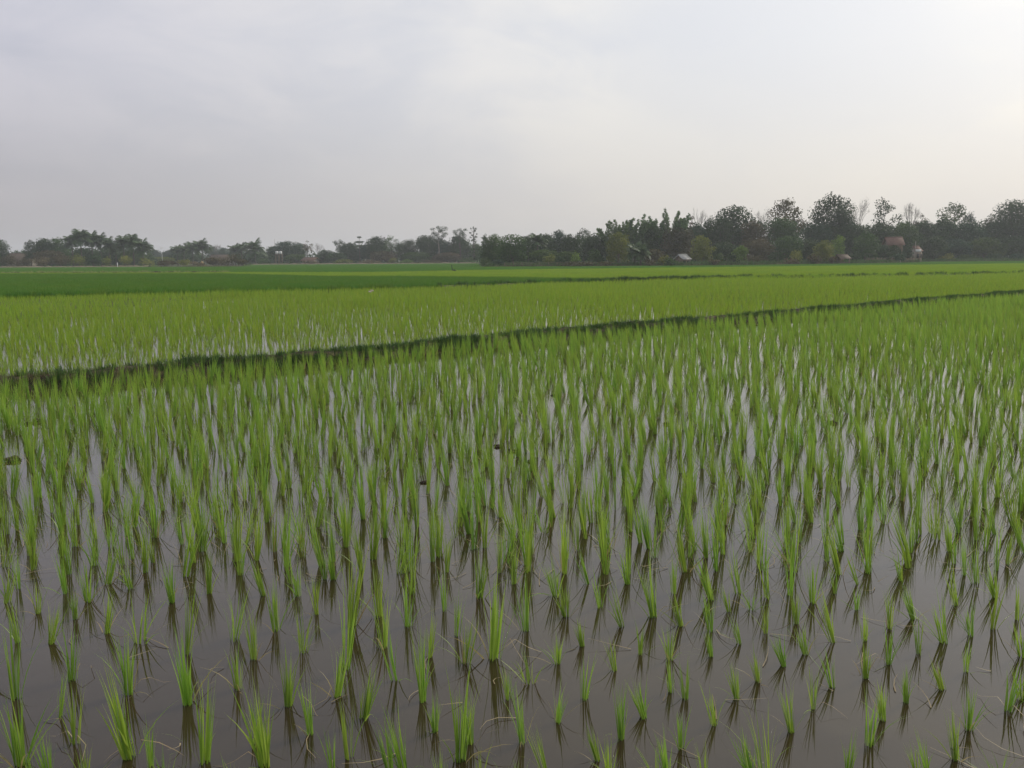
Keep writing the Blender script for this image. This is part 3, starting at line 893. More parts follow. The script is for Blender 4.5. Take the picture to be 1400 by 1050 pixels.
def bamboo(px_, Y, top, wid, label, lean=0.0, colr='bamboo', culms=16):
    g0 = at_dist(px_, Y); Hh = height_at(px_, top, Y); Wd = wid * Y / F
    root = empty('bamboo_clump', (g0[0], g0[1], -.05)); st, cr = MB(), MB()
    for i in range(culms):
        th = rng.uniform(0, 6.28); sp = Wd * .55 * math.sqrt(rng.uniform(.05, 1)); L = Hh * rng.uniform(.78, 1.04) * (1 - .25 * (sp / Wd)) if i else Hh * 1.0
        dx, dy_ = sp * math.cos(th) + lean * Wd * .5, sp * math.sin(th)
        pts = [np.array([.15 * math.cos(th) * 3 + dx * u ** 2.2, .15 * math.sin(th) * 3 + dy_ * u ** 2.2, L * (u - .13 * u ** 5) / .88]) for u in np.linspace(0, 1, 8)]
        st.tube(pts, np.linspace(.05, .012, 8), 4)
        for u in np.linspace(.28, 1.0, 9):
            k = u * 7; i0 = min(6, int(k)); q = pts[i0] + (pts[i0 + 1] - pts[i0]) * (k - i0)
            r = (.55 + .45 * math.sin(math.pi * u)) * Hh * .055
            n = int(44 * (1.1 - .4 * u)); uu = unit(n); P_ = q + uu * np.array([r, r, r * 1.3]) * (rng.uniform(0, 1, n) ** .4)[:, None]
            Nn = uu * .6 + unit(n); Nn /= np.linalg.norm(Nn, axis=1)[:, None]
            cr.quads(leaf_quads(P_, Nn, .22, 2.4), np.clip(rng.uniform(.1, .7) + rng.normal(0, .12, n), 0, .92))
    st.build('culms', M['palebark'], root); cr.build('crown', LM[colr], root)
    tag(root, label, 'bamboo', 'bamboo clumps rising over the trees')


def shrub(px_, Y, top, wid, colr, label, group='shrubs at the foot of the trees'):
    g0 = at_dist(px_, Y); Hh = height_at(px_, top, Y); Wd = wid * Y / F
    root = empty('shrub', (g0[0], g0[1], -.03)); st, cr = MB(), MB(); lobes = []
    for i in range(int(rng.integers(5, 9))):
        th = rng.uniform(0, 6.28); rr = Wd * .3 * rng.uniform(.2, 1)
        lz = Hh * rng.uniform(.24, .4); c = (rr * math.cos(th), rr * math.sin(th), min(Hh * rng.uniform(.35, .75), Hh - lz * .95))
        lobes.append((c, (Wd * rng.uniform(.16, .28), Wd * .2, lz))); limb(st, (0, 0, 0), c, .05, .015, 4)
    lobes_leaves(cr, lobes, 4.5, .22)
    st.build('stems', M['bark'], root); cr.build('foliage', LM[colr], root)
    tag(root, label, 'shrub', group)


T = tree
# --- left end
T(2, 235, 325, 26, 'broad', 'dark', 'round dense tree cut by the left edge of the view')
T(24, 262, 343, 16, 'broad', 'dark', 'small tree in front of the leftmost brown roof')
T(42, 242, 327, 19, 'broad', 'dark', 'narrow very dark tree right of the leftmost brown roof')
T(62, 246, 325, 34, 'broad', 'dark', 'broad dark domed tree left of the oil palm group')
T(82, 250, 324, 30, 'broad', 'green', 'flat-topped green tree touching the oil palm group')
T(70, 232, 342, 42, 'broad', 'brown', 'low brownish tree under the broad domed tree')
for i, a in enumerate([(100, 245, 324, 26, 'leftmost palm of the large palm group'), (112, 240, 317, 30, 'tallest palm of the large left palm group'),
                       (127, 244, 320, 30, 'second tallest palm, just right of the tallest palm'), (139, 246, 323, 28, 'drooping palm in the right half of the large group'),
                       (150, 238, 329, 26, 'lower palm near the dip between two palm groups'), (159, 248, 334, 24, 'small palm in the dip between two palm groups'),
                       (170, 243, 326, 28, 'first palm of the second palm group'), (183, 240, 323, 30, 'highest palm of the second palm group'),
                       (196, 237, 331, 30, 'outermost palm with fronds spreading over the gap')]):
    palm(*a[:4], a[4], nf=18)
T(117, 252, 338, 42, 'broad', 'dark', 'dark bushy tree filling under the large palm group')
T(150, 252, 343, 38, 'broad', 'dark', 'dark bushy tree under the dip between palm groups')
T(184, 250, 340, 36, 'broad', 'green', 'bushy green tree beneath the second palm group')
T(212, 420, 341, 22, 'broad', 'bluegreen', 'small hazy tree far beyond the white pole')
T(232, 400, 342, 26, 'broad', 'bluegreen', 'hazy round tree right of the white pole')
T(222, 300, 351, 34, 'broad', 'olive', 'low olive tree at the foot of the white pole')
# --- low palms left of centre
for a in [(243, 300, 338, 22, 'leftmost low palm beyond the dry scrub strip'), (252, 296, 337, 20, 'second low palm beyond the dry scrub strip'), (264, 288, 334, 26, 'full low palm above the yellow haystack'),
          (277, 284, 331, 28, 'tallest low palm right of the haystack'), (322, 292, 337, 24, 'palm above the right end of the dry scrub'), (331, 290, 334, 22, 'palm just right of the scrub end palm'),
          (349, 286, 332, 34, 'wide palm left of the two white tanks')]:
    palm(*a[:4], a[4], nf=16)
T(256, 310, 346, 50, 'broad', 'dark', 'dark low tree behind the four low palms')
T(291, 400, 336, 20, 'broad', 'bluegreen', 'pale hazy tree between the low palm groups')
T(297, 385, 332, 14, 'bare', 'twig', 'thin bare tree sticking up between low palm groups')
T(307, 380, 338, 22, 'broad', 'bluegreen', 'pale far tree right of the thin bare tree')
T(345, 305, 345, 52, 'broad', 'dark', 'dark low tree filling behind the wide palm')
T(375, 312, 336, 24, 'broad', 'dark', 'dark tree left of the broad dome behind the tanks')
T(392, 300, 329, 44, 'broad', 'bluegreen', 'broad dark dome behind the two white tanks')
T(411, 304, 332, 22, 'broad', 'dark', 'dark shoulder tree right of the broad tank dome')
T(405, 290, 347, 32, 'broad', 'green', 'low green tree right of the two white tanks')
# --- centre left
T(421, 298, 328, 15, 'tall', 'brown', 'thin airy brown tree above the orange roof')
T(435, 296, 331, 15, 'bare', 'twig', 'bare twiggy tree right of the orange roof', airy=1)
T(446, 290, 341, 24, 'broad', 'dark', 'low dark tree beside the orange roof')
T(466, 300, 327, 18, 'tall', 'dark', 'airy crooked tree left of the tiered tree')
T(477, 296, 331, 30, 'broad', 'dark', 'dark rounded tree under the airy crooked tree')
T(459, 286, 345, 30, 'broad', 'dark', 'low dark tree in front of the airy crooked tree')
T(492, 292, 323, 16, 'tiered', 'dark', 'tiered tree with flat umbrella top on a thin stem')
T(500, 296, 334, 26, 'broad', 'bluegreen', 'dark tree beneath the flat umbrella tiers')
T(515, 290, 322, 36, 'broad', 'dark', 'broad dark tree just right of the tiered tree')
T(536, 288, 321, 26, 'broad', 'green', 'knobbly airy tree left of the notch in the tree line', airy=.5)
T(548, 290, 331, 22, 'broad', 'dark', 'dark tree in the notch of the tree line')
T(561, 286, 326, 24, 'broad', 'dark', 'small domed tree right of the notch')
T(584, 284, 321, 36, 'broad', 'dark', 'wide dark tree below the first emergent clumps')
T(600, 278, 308, 24, 'tall', 'dark', 'emergent tree with flat clumps high on the skyline', bark='palebark')
T(606, 282, 326, 26, 'broad', 'bluegreen', 'dark tree under the flat emergent clumps')
T(629, 276, 311, 22, 'tall', 'dark', 'emergent tree with twin round clumps on top')
T(628, 282, 322, 36, 'broad', 'dark', 'wide tree under the twin round clumps')
T(648, 272, 308, 11, 'tall', 'dark', 'slender isolated tree with a narrow tall crown')
T(651, 280, 332, 24, 'broad', 'green', 'low tree at the foot of the slender isolated tree')
T(525, 280, 343, 40, 'broad', 'brown', 'brownish low tree before the knobbly airy tree')
T(570, 278, 344, 40, 'broad', 'green', 'low green tree below the small domed tree')
T(612, 276, 345, 44, 'broad', 'brown', 'brownish low tree left of the nearest dark grove')
# --- nearer grove
T(664, 170, 318, 14, 'broad', 'dark', 'narrow dark tree at the left corner of the nearest grove')
T(676, 168, 319, 36, 'broad', 'green', 'dense tree forming the left corner of the nearest grove', bare_low=.02)
T(700, 158, 319, 46, 'broad', 'green', 'big leafy tree standing forward at the grove corner', bare_low=.02)
T(722, 176, 321, 30, 'broad', 'dark', 'dark tree right of the big forward tree')
palm(735, 172, 322, 30, 'palm among dark trees right of the grove corner', nf=14)
T(748, 182, 318, 30, 'broad', 'dark', 'dark tree behind the palm near the grove corner')
T(765, 186, 313, 34, 'broad', 'bluegreen', 'blue-green tree midway between corner and umbrella crowns')
T(781, 180, 319, 30, 'broad', 'dark', 'dark rounded tree left of the umbrella crowns')
T(798, 190, 310, 30, 'broad', 'dark', 'umbrella-crowned tree on the skyline left of the bamboo', airy=.4)
T(818, 188, 311, 20, 'tall', 'dark', 'small gappy tree between umbrella crown and bamboo')
T(812, 176, 322, 40, 'broad', 'dark', 'dark tree beneath the umbrella crown')
T(742, 160, 340, 42, 'broad', 'green', 'low green tree in front of the grove palm')
T(775, 158, 343, 36, 'broad', 'green', 'low green tree left of the forked low bush')
bamboo(833, 176, 302, 16, 'bamboo plume leaning out at the left end of bamboo', lean=-1.0, culms=8)
bamboo(850, 174, 299, 30, 'feathery bamboo clump above the round olive tree', culms=18)
bamboo(868, 176, 294, 32, 'tallest feathery bamboo in the left bamboo group', culms=20)
bamboo(885, 180, 303, 24, 'bamboo clump filling right of the tallest plumes', culms=14)
bamboo(899, 178, 296, 24, 'bamboo clump between the two highest bamboo groups', culms=14)
bamboo(917, 178, 286, 24, 'highest bamboo plume with a rounded nodding tip', culms=14)
bamboo(929, 176, 293, 22, 'bamboo clump leaning right beside the highest plume', lean=.6, culms=12)
T(845, 150, 316, 34, 'broad', 'olive', 'round olive-green tree standing in front of the bamboo', bare_low=.2, bark='wood')
T(890, 178, 314, 50, 'broad', 'dark', 'dark tree beneath the bamboo, behind the low palm')
T(925, 174, 310, 46, 'broad', 'brown', 'brown-green tree above the pale tin roof')
palm(868, 146, 334, 34, 'low palm with arching fronds right of the olive tree', nf=14)
palm(876, 144, 338, 30, 'second low palm with pale arching fronds', nf=12)
T(895, 152, 340, 30, 'broad', 'brown', 'low brownish tree right of the low palms')
T(943, 184, 294, 16, 'tall', 'brown', 'thin airy tree left of the leafless treetops')
T(955, 186, 282, 26, 'bare', 'twig', 'leafless tree with fine twigs left of the big dark dome')
T(952, 180, 302, 30, 'broad', 'bluegreen', 'dark tree under the leafless treetops')
T(969, 182, 294, 24, 'broad', 'dark', 'dark tree joining the big dome on its left')
T(960, 150, 320, 32, 'broad', 'olive', 'round olive tree beside the pale tin roof', bare_low=.04)
T(1003, 190, 280, 70, 'broad', 'dark', 'big dark domed tree right of the leafless treetops')
T(985, 184, 290, 30, 'broad', 'dark', 'left shoulder tree of the big dark dome')
T(1028, 186, 300, 40, 'broad', 'brown', 'brown-green tree right of the big dark dome')
T(1042, 194, 284, 24, 'bare', 'twig', 'sparse twiggy treetop right of the big dark dome', airy=1)
T(1073, 196, 268, 56, 'broad', 'brown', 'tall brownish feathery tree left of the highest tree', airy=.3)
T(1068, 188, 296, 60, 'broad', 'green', 'green tree beneath the tall brownish feathery tree')
T(1134, 196, 263, 68, 'broad', 'dark', 'highest dark tree with sky gaps between its limbs', airy=.22)
T(1150, 194, 284, 38, 'broad', 'dark', 'dark lower right shoulder of the highest tree')
T(1115, 190, 304, 44, 'broad', 'bluegreen', 'dark tree under the left side of the highest tree')
T(1170, 200, 269, 30, 'bare', 'twig', 'leafless fine-twigged tree right of the highest tree', airy=1)
T(1206, 200, 269, 46, 'broad', 'dark', 'open-crowned dark tree between two leafless trees', airy=.5)
T(1241, 204, 275, 26, 'bare', 'twig', 'rounded leafless tree above the red tile roof', airy=1)
T(1256, 206, 291, 24, 'tall', 'brown', 'small umbrella tree right of the rounded leafless tree')
T(1165, 190, 304, 46, 'broad', 'dark', 'dark tree below the leafless fine-twigged tree')
T(1200, 194, 303, 46, 'broad', 'dark', 'dark canopy tree behind the red tile roof')
T(1235, 196, 301, 44, 'broad', 'green', 'green canopy tree right behind the red tile roof')
T(1262, 204, 300, 40, 'broad', 'dark', 'dark tree behind the small orange roofs')
T(1298, 214, 275, 56, 'broad', 'green', 'airy domed tree right of the small umbrella tree', airy=.45)
T(1322, 212, 288, 26, 'broad', 'bluegreen', 'compact green tree on the right flank of the airy dome')
T(1285, 208, 298, 50, 'broad', 'dark', 'dark tree below the airy dome, left side')
T(1320, 208, 303, 50, 'broad', 'bluegreen', 'dark tree below the compact green tree')
T(1350, 214, 290, 26, 'broad', 'brown', 'gappy treetop in the dip near the right end', airy=.7)
T(1352, 210, 302, 40, 'broad', 'dark', 'dark tree in the dip near the right end')
T(1385, 212, 272, 66, 'broad', 'dark', 'large dark tree at the right end of the view')
T(1422, 214, 280, 50, 'broad', 'green', 'tree cut off by the right edge of the view')
T(1470, 215, 285, 60, 'broad', 'dark', 'tree just beyond the right edge of the view')
# front row on the right
T(1012, 156, 334, 22, 'broad', 'bright', 'small bright green tree below the big dark dome', bare_low=.02)
T(992, 160, 330, 36, 'broad', 'dark', 'low dark tree right of the round olive tree')
T(1035, 168, 326, 44, 'broad', 'brown', 'brown-green mid-height tree left of the white-flecked bush')
T(1075, 170, 322, 44, 'broad', 'green', 'mid-height green tree behind the white-flecked bush')
T(1103, 172, 326, 36, 'broad', 'dark', 'mid-height dark tree left of the round yellow-green tree')
T(1125, 158, 327, 30, 'broad', 'olive', 'round yellow-green tree left of the bright one', bare_low=.04)
T(1145, 164, 320, 22, 'broad', 'bright', 'bright green tree above the brown-roofed hut', bare_low=.08)
T(1182, 170, 315, 36, 'broad', 'green', 'leafy green tree left of the red tile roof', bare_low=.02)
T(1205, 176, 334, 26, 'broad', 'dark', 'low dark tree beneath the red tile roof')
T(1221, 174, 334, 24, 'broad', 'dark', 'dark bushy tree hiding the walls under the red roof', bare_low=.02)
T(1240, 178, 336, 16, 'broad', 'dark', 'low dark tree between red and orange roofs')
T(1275, 196, 322, 36, 'broad', 'dark', 'dark tree immediately right of the orange roofs')
T(1305, 200, 326, 44, 'broad', 'bluegreen', 'blue-green low tree below the airy dome')
T(1345, 202, 324, 50, 'broad', 'green', 'low green tree under the right-end dip')
T(1385, 204, 322, 50, 'broad', 'dark', 'low dark tree under the right-end large tree')
T(1430, 204, 322, 56, 'broad', 'green', 'low green tree beyond the right edge')
# beyond the frame on the left, continuing the line
T(-35, 240, 332, 44, 'broad', 'green', 'green tree just beyond the left edge')
T(-80, 245, 326, 56, 'broad', 'dark', 'dark tree well beyond the left edge')
T(-130, 245, 330, 56, 'broad', 'green', 'green tree farthest beyond the left edge')
T(1520, 214, 300, 60, 'broad', 'green', 'green tree well beyond the right edge')
T(1575, 214, 292, 64, 'broad', 'dark', 'dark tree farthest beyond the right edge')

# the wood behind, which reads as one mass
wp = [(-300, 343), (0, 345), (40, 338), (90, 334), (195, 340), (213, 349), (240, 341), (340, 341), (400, 340), (450, 343), (500, 329), (600, 326), (655, 331), (750, 326), (850, 314), (950, 306),
      (1050, 299), (1200, 305), (1300, 302), (1400, 296), (1700, 303)]
wy = [(-300, 275), (205, 275), (215, 430), (300, 430), (345, 330), (655, 310), (665, 205), (900, 205), (1000, 212), (1250, 225), (1700, 235)]
mb = MB(); lob = []
for i in range(330):
    a = rng.uniform(-320, 1720); Y = float(np.interp(a, *zip(*wy))) + rng.uniform(0, 22); tp = float(np.interp(a, *zip(*wp))) + rng.exponential(5)
    Hh = max(2.5, height_at(a, tp, Y)); g0 = at_dist(a, Y); w_ = rng.uniform(2.2, 4.2)
    lob.append(((g0[0], g0[1], Hh - w_ * .7), (w_, w_, w_ * .7))); lob.append(((g0[0] + rng.normal(0, 1), g0[1] - 1, Hh * .45), (w_ * 1.1, w_, Hh * .48)))
for i in range(260):
    a = -320 + 2040 * i / 260 + rng.normal(0, 3); Y = float(np.interp(a, *zip(*wy))) - rng.uniform(2, 12); g0 = at_dist(a, Y); w_ = rng.uniform(2.4, 3.6)
    lob.append(((g0[0], g0[1], 1.3), (w_ * 1.3, w_, rng.uniform(1.6, 2.6))))
lobes_leaves(mb, lob, 3.4, .5)
tag(mb.build('woodland', LM['dark']), kind='stuff')

# shrubs
SH = [(8, 225, 347, 30, 'brown', 'brown shrub under the round tree at the left edge'), (34, 228, 350, 26, 'brown', 'brown shrub before the leftmost roof'),
      (55, 226, 350, 30, 'dry', 'dry straw-brown shrub before the domed tree'), (82, 224, 348, 34, 'brown', 'reddish-brown shrub left of the palms'), (104, 222, 346, 30, 'olive', 'olive shrub at the feet of the tallest palm'),
      (128, 222, 347, 30, 'dark', 'dark shrub under the drooping palm'), (148, 214, 349, 22, 'olive', 'greenish shrub left of the little white post'), (176, 216, 346, 34, 'olive', 'bushy olive shrub under the second palm group'),
      (200, 214, 352, 26, 'olive', 'low shrub at the end of the second palm group'), (226, 205, 355, 34, 'brown', 'low brown shrub before the white pole'), (252, 205, 354, 30, 'olive', 'low shrub left of the haystack'),
      (292, 198, 350, 40, 'brown', 'brown scrubby bush right of the haystack'), (314, 196, 346, 36, 'brown', 'tallest brown bush of the dry scrub strip'), (332, 196, 352, 24, 'brown', 'brown bush ending the dry scrub strip'),
      (270, 196, 357, 30, 'dry', 'low dry bush in front of the haystack'), (362, 280, 352, 26, 'green', 'low shrub left of the tanks'), (425, 275, 356, 26, 'dry', 'dry shrub below the orange roof'),
      (470, 272, 353, 30, 'olive', 'olive shrub below the dark rounded tree'), (505, 270, 354, 34, 'dry', 'dry shrub below the tiered tree'), (535, 270, 352, 20, 'olive', 'small shrub below the knobbly tree'),
      (555, 268, 354, 24, 'bright', 'brighter green shrub near the notch'), (590, 268, 354, 34, 'brown', 'brown shrub below the wide dark tree'), (635, 266, 352, 30, 'green', 'green shrub below the twin clumps'),
      (662, 150, 352, 16, 'green', 'leafy shrub jutting out at the grove corner'), (680, 150, 354, 24, 'bluegreen', 'dark shrub right of the jutting corner shrub'), (730, 152, 352, 26, 'dark', 'dark shrub under the grove palm'),
      (752, 150, 345, 26, 'olive', 'shrub with light flecks left of the forked bush'), (768, 149, 350, 26, 'dark', 'dark low shrub right of the flecked shrub'), (786, 147, 343, 16, 'bright', 'yellow-green forked low bush'),
      (815, 149, 339, 30, 'green', 'rounded green shrub left of the olive tree'), (790, 144, 357, 50, 'brown', 'long low brown shrub under the forked bush'), (830, 144, 357, 30, 'brown', 'low brown shrub at the olive tree foot'),
      (905, 144, 345, 24, 'olive', 'sparse yellowish shrub left of the tin roof'), (918, 142, 352, 24, 'green', 'leafy shrub below the tin roof'), (885, 143, 353, 26, 'brown', 'brown shrub below the low palms'),
      (984, 148, 345, 22, 'green', 'green shrub right of the round olive tree'), (976, 144, 354, 26, 'brown', 'low brown shrub under the olive tree'), (1003, 146, 342, 20, 'dark', 'dark shrub left of the small bright tree'),
      (1030, 152, 348, 30, 'brown', 'brown shrub right of the small bright tree'), (1062, 154, 342, 30, 'dark', 'dark shrub left of the white-flecked bush'), (1088, 154, 338, 24, 'olive', 'bush with pale flecks below the brownish tree'),
      (1083, 150, 353, 30, 'brown', 'reddish-brown thicket below the pale-flecked bush'), (1112, 154, 347, 26, 'brown', 'brown shrub below the round yellow-green tree'), (1138, 156, 350, 18, 'brown', 'brown shrub left of the hut'),
      (1168, 162, 344, 22, 'dark', 'dark shrub right of the hut'), (1213, 170, 340, 22, 'dark', 'dark shrub behind the fence, left part'), (1228, 170, 343, 20, 'bluegreen', 'blue-green shrub behind the fence, right part'),
      (1272, 192, 340, 26, 'dark', 'dark round shrub right of the fence end'), (1295, 194, 345, 34, 'olive', 'dull olive shrub beneath the airy dome'), (1325, 195, 347, 34, 'green', 'green shrub under the compact tree'),
      (1358, 196, 345, 34, 'dark', 'dark shrub under the right-end dip'), (1390, 196, 345, 34, 'bluegreen', 'blue-green shrub at the right end')]
for a in SH: shrub(*a)

# dry ground cover and rough grass along the foot of the trees: nobody could count it
P_, Rt, Sc, Ix = [], [], [], []
fl = [(-300, 240), (0, 222), (205, 212), (215, 192), (335, 192), (345, 270), (655, 262), (662, 149), (860, 143), (1000, 144), (1180, 160), (1255, 172), (1262, 190), (1400, 192), (1600, 194)]
for i in range(9000):
    a = rng.uniform(-300, 1600); Y = float(np.interp(a, *zip(*fl))) + rng.exponential(5.0) - 1.2
    g0 = at_dist(a, Y); P_.append((g0[0], g0[1], -.05)); Rt.append((0, 0, rng.uniform(0, 6.28))); s = rng.uniform(2.2, 6.5) * (1 + .5 * noise.noise(Vector((a * .02, 0, 0)))); Sc.append((s * 1.3, s * 1.3, s))
scatter('undergrowth', P_, Rt, Sc, rng.integers(0, 6, len(P_)), wdc)
P_, Rt, Sc = [], [], []
for i in range(5000):
    a = rng.uniform(640, 1600); Y = float(np.interp(a, *zip(*fl))) + rng.exponential(6.0)
    g0 = at_dist(a, Y); P_.append((g0[0], g0[1], -.05)); Rt.append((0, 0, rng.uniform(0, 6.28))); s = rng.uniform(2.5, 8.5); Sc.append((s * 1.2, s * 1.2, s))
scatter('green_undergrowth', P_, Rt, Sc, rng.integers(0, 8, len(P_)), wc)


# ------------------------------------------------------------------ buildings and small things
def house(px_, Y, w, d, wall_h, roof_h, rot, roof_m, wall_m, label, cat='house', open_=False, lift=0.0, name='house'):
    g0 = at_dist(px_, Y); root = empty(name, (g0[0], g0[1], -.02), R(rot))
    if open_:
        for sx in (-1, 1):
            for sy in (-1, 1):
                m_ = MB(); m_.box(sx * w / 2 - .08, sx * w / 2 + .08, sy * d / 2 - .08, sy * d / 2 + .08, 0, wall_h); m_.build('post', M['wood'], root)
        m_ = MB(); m_.box(-w / 2, w / 2, -d / 2, d / 2, wall_h * .35, wall_h * .42); m_.build('platform', M['wood'], root)
        m_ = MB(); m_.box(-w / 2 + .1, w / 2 - .1, d / 2 - .12, d / 2 - .04, wall_h * .42, wall_h - .02); m_.build('wall', wall_m, root)
    else:
        m_ = MB(); m_.box(-w / 2, w / 2, -d / 2, d / 2, -.1, wall_h)
        m_.add([(-w / 2, -d / 2, wall_h), (-w / 2, d / 2, wall_h), (-w / 2, 0, wall_h + roof_h * .92), (w / 2, -d / 2, wall_h), (w / 2, d / 2, wall_h), (w / 2, 0, wall_h + roof_h * .92)], [(0, 2, 1), (3, 4, 5)])
        m_.build('wall', wall_m, root)
        for wx in (-w * .28, w * .28):
            m_ = MB(); m_.box(wx - .45, wx + .45, -d / 2 - .05, -d / 2 - .003, wall_h * .4, wall_h * .78); wo = m_.build('window', M['wood'], root)
            m_ = MB(); m_.box(wx - .36, wx + .36, -d / 2 - .07, -d / 2 - .053, wall_h * .44, wall_h * .74); m_.build('pane', M['dark'], wo)
        m_ = MB(); m_.box(-.45, .45, -d / 2 - .06, -d / 2 - .003, 0, wall_h * .78); m_.build('door', M['wood'], root)
    m_ = MB(); e = min(.6, w * .13)
    k = roof_h / (d / 2); zlow = wall_h - k * e
    for sy in (-1, 1):
        a = np.array([(-w / 2 - e, sy * (d / 2 + e), zlow), (w / 2 + e, sy * (d / 2 + e), zlow), (w / 2 + e, 0, wall_h + roof_h), (-w / 2 - e, 0, wall_h + roof_h)])
        v = np.vstack([a, a + (0, 0, .12)])
        m_.add(v, [(0, 1, 2, 3), (4, 5, 6, 7), (0, 1, 5, 4), (1, 2, 6, 5), (3, 0, 4, 7)])
    ro = m_.build('roof', roof_m, root)
    m_ = MB(); m_.tube([(-w / 2 - e, 0, wall_h + roof_h + .12), (w / 2 + e, 0, wall_h + roof_h + .12)], [.12, .12], 6); m_.build('ridge', roof_m, ro)
    tag(root, label, cat, 'village houses among the trees')
    return root


house(29, 256, 7, 6, 2.4, 1.7, 12, M['tile_brown'], M['wall'], 'brown-roofed house between left-edge tree and narrow dark tree')
house(425, 286, 4.2, 4, 1.5, .8, -20, M['tile_red'], M['wall'], 'orange-roofed house under the airy brown tree')
house(933, 147, 1.75, 1.8, 1.45, .55, 35, M['tin'], M['wood'], 'hut with pale tin roof beside the round olive tree', 'hut', name='hut')
house(1151, 158, 1.9, 1.9, 1.3, .5, 15, M['tile_brown'], M['wood'], 'open hut with low brown roof below the bright tree', 'hut', open_=True, name='hut')
house(1220, 184, 2.9, 3.6, 4.2, 1.3, -8, M['tile_red'], M['wood'], 'tall house with red tile roof above the fence')
house(1251, 181, 1.5, 2.0, 2.7, .8, 25, M['tile_red'], M['wall'], 'small orange-roofed building right of the red roof', 'building', name='building')
house(305, 300, 7, 5, 2.2, 1.3, 10, M['tile_brown'], M['wall'], 'reddish roof showing above the brown scrub')

# water tanks on stands
for (a, lb) in ((379, 'left one of two white tanks on a stand'), (384, 'right one of two white tanks on a stand')):
    Y = 278; g0 = at_dist(a, Y); zt = height_at(a, 343.5, Y); zb = height_at(a, 347.5, Y)
    root = empty('water_tank', (g0[0], g0[1], 0))
    m_ = MB(); m_.tube([(0, 0, zb), (0, 0, zt - .12), (0, 0, zt)], [.48, .48, .25], 14); m_.build('tank', M['white'], root)
    m_ = MB(); m_.box(-.55, .55, -.55, .55, zb - .1, zb - .003); m_.build('platform', M['wood'], root)
    for sx in (-1, 1):
        for sy in (-1, 1): m_ = MB(); m_.box(sx * .45 - .06, sx * .45 + .06, sy * .45 - .06, sy * .45 + .06, -.1, zb - .1); m_.build('leg', M['wood'], root)
    tag(root, lb, 'water tank', 'white water tanks on stands')


def pole(a, Y, top, r, mat, label, name='pole', cat='pole', arm=False):
    g0 = at_dist(a, Y); zt = height_at(a, top, Y); root = empty(name, (g0[0], g0[1], 0))
    m_ = MB(); m_.tube([(0, 0, -.1), (0, 0, zt)], [r, r * .7], 8); m_.build('shaft', mat, root)
    if arm: m_ = MB(); m_.box(-.6, .6, -.05, .05, zt - .5, zt - .38); m_.build('crossarm', mat, root)
    tag(root, label, cat)


pole(222, 262, 337, .07, M['white'], 'white pole standing right of the second palm group', arm=True)
pole(376.5, 330, 327, .07, M['wood'], 'thin mast rising behind the broad tank dome', name='mast', cat='mast')
pole(160, 205, 359, .09, M['white'], 'little white post in scrub under the palms', name='post', cat='post')
pole(1231, 166, 356, .07, M['wall'], 'short white post in front of the woven fence', name='post', cat='post')
pole(1250.5, 176, 330, .09, M['wall'], 'pale post above the small orange roofs', name='post', cat='post')
pole(889, 146, 350, .10, M['palebark'], 'pale leaning tree stump right of the low palms', name='stump', cat='stump')

# white sign board by the orange roofs
g0 = at_dist(1254.5, 176); root = empty('sign_board', (g0[0], g0[1], 0))
z1, z0 = height_at(1254, 341, 176), height_at(1254, 344.5, 176)
m_ = MB(); m_.box(-.62, .62, -.04, .04, z0, z1); m_.build('board', M['white'], root)
for sx in (-.5, .5): m_ = MB(); m_.box(sx - .05, sx + .05, .045, .12, -.1, z1 - .05); m_.build('post', M['wood'], root)
tag(root, 'blank white board beside the small orange roofs', 'sign')

# woven fence of upright stakes
fa, fb = at_dist(1184, 168), at_dist(1252, 172)
root = empty('fence', (fa[0], fa[1], 0)); dv = fb - fa; L = np.linalg.norm(dv); root.rotation_euler = (0, 0, math.atan2(dv[1], dv[0]))
sme = []
for i in range(4):
    m_ = MB(); h = [1.15, 1.3, 1.0, 1.22][i]; m_.box(-.055, .055, -.02, .02, -.1, h); sme.append(m_.mesh('stake', M['wood']))
ns = 76
for i in range(ns):
    o = bpy.data.objects.new('stake', sme[int(rng.integers(0, 4))]); COL.objects.link(o); o.parent = root
    o.location = (L * i / ns + rng.normal(0, .015), rng.normal(0, .02), 0); o.rotation_euler = (0, rng.normal(0, .03), 0)
for z in (.35, .85): m_ = MB(); m_.box(0, L, .06, .10, z, z + .07); m_.build('rail', M['wood'], root)
tag(root, 'brown wooden stake fence below the red and orange roofs', 'fence')
# low fence rails by the nearest grove
root = empty('fence', tuple(at_dist(728, 147))); fa, fb = at_dist(690, 147), at_dist(860, 145); L = fb[0] - fa[0]
root.location = (fa[0], fa[1], 0); root.rotation_euler = (0, 0, math.atan2(fb[1] - fa[1], fb[0] - fa[0]))
for i in range(15): m_ = MB(); m_.box(L * i / 14 - .05, L * i / 14 + .05, -.05, .05, -.1, .95 + rng.normal(0, .06)); m_.build('post', M['wood'], root)
for z in (.45, .8): m_ = MB(); m_.box(0, L, -.10, -.055, z, z + .08); m_.build('rail', M['wood'], root)
tag(root, 'low rail fence along the nearest grove', 'fence')

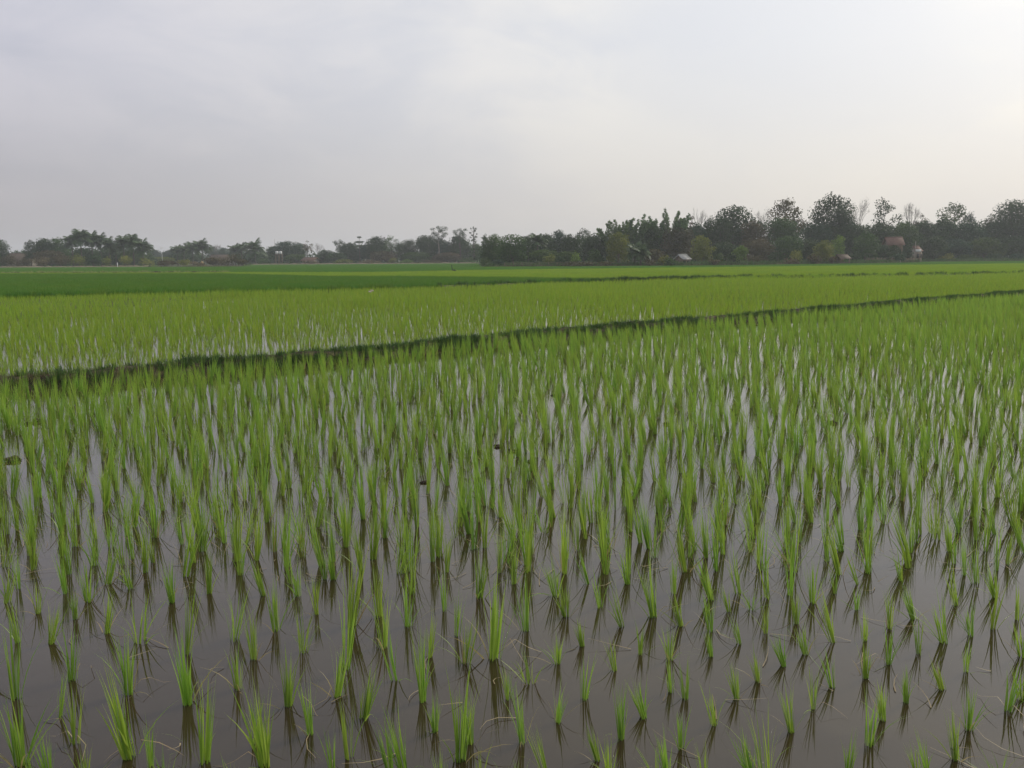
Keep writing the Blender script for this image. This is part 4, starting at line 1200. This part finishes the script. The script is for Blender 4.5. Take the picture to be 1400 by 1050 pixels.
# haystack
g0 = at_dist(276, 200); m_ = MB()
root = empty('haystack', (g0[0], g0[1], 0)); ring = [(0.62, 0), (.75, .35), (.62, .8), (.34, 1.25), (.06, 1.55)]; v = []; f = []
for (r, z) in ring:
    for j in range(12): th = j * math.pi / 6; rr = r * (1 + .12 * noise.noise(Vector((math.cos(th) * 2, math.sin(th) * 2, z * 2)))); v.append((rr * math.cos(th), rr * math.sin(th), z))
for i in range(4):
    for j in range(12): f.append((i * 12 + j, i * 12 + (j + 1) % 12, (i + 1) * 12 + (j + 1) % 12, (i + 1) * 12 + j))
m_.add(v, f + [tuple(range(48, 60))]); m_.build('stack', rough_mat('hay', (.34, .25, .12), (.46, .36, .2), 6, .95, .8), root)
m_ = MB(); m_.tube([(0, 0, 1.4), (.02, 0, 1.9)], [.03, .03], 6); m_.build('pole', M['wood'], root)
tag(root, 'small yellow haystack in the dry scrub strip', 'haystack')

# scarecrow-like stake out in the field: a dark stick with a rag
g0 = ground(619, 373); root = empty('marker_stake', (g0[0], g0[1], 0))
m_ = MB(); m_.tube([(0, 0, -.1), (-.06, 0, .5), (-.12, 0, .95)], [.05, .045, .03], 6); m_.build('stick', M['dark'], root)
m_ = MB(); m_.tube([(.0, 0, .12), (.18, 0, .3), (.32, 0, .22), (.4, 0, .05)], [.10, .15, .12, .04], 7); m_.build('rag', M['dark'], root)
tag(root, 'dark forked stake standing alone in the distant rice', 'stake')


# two pale scraps lying at the edge of the lush field
for (px_, py_, lb) in ((508.5, 397, 'upper right one of two pale scraps before the dark green field'), (506, 398.5, 'lower left one of two pale scraps before the dark green field')):
    g0 = ground(px_, py_, .22); m_ = MB(); v = []
    for j in range(4):
        for i in range(5): v.append(((i - 2) * .035, (j - 1.5) * .04, .03 * noise.noise(Vector((i * .7, j * .9, px_)))))
    v2 = [(a, b_, c - .012) for a, b_, c in v]
    fs = [(j * 5 + i, j * 5 + i + 1, j * 5 + i + 6, j * 5 + i + 5) for j in range(3) for i in range(4)]
    m_.add(v, fs); m_.add(v2, [q[::-1] for q in fs])
    o = m_.build('pale_scrap', M['wall']); o.location = tuple(g0); o.rotation_euler = (.5, .1, .4)
    tag(o, lb, 'scrap', 'pale scraps at the edge of the lush field')

# ------------------------------------------------------------------ haze
mh = bpy.data.materials.new('haze_air'); mh.use_nodes = True
t = mh.node_tree; t.nodes.clear()
o_ = t.nodes.new('ShaderNodeOutputMaterial'); pv = t.nodes.new('ShaderNodeVolumePrincipled')
pv.inputs['Color'].default_value = (0.90, 0.94, 1.0, 1); pv.inputs['Density'].default_value = 0.00048; pv.inputs['Anisotropy'].default_value = 0.2
t.links.new(pv.outputs[0], o_.inputs['Volume'])
m_ = MB(); m_.box(-GR - 20, GR + 20, -80, GR + 20, -1.2, 30)
hz = m_.build('haze', mh); tag(hz, kind='stuff')
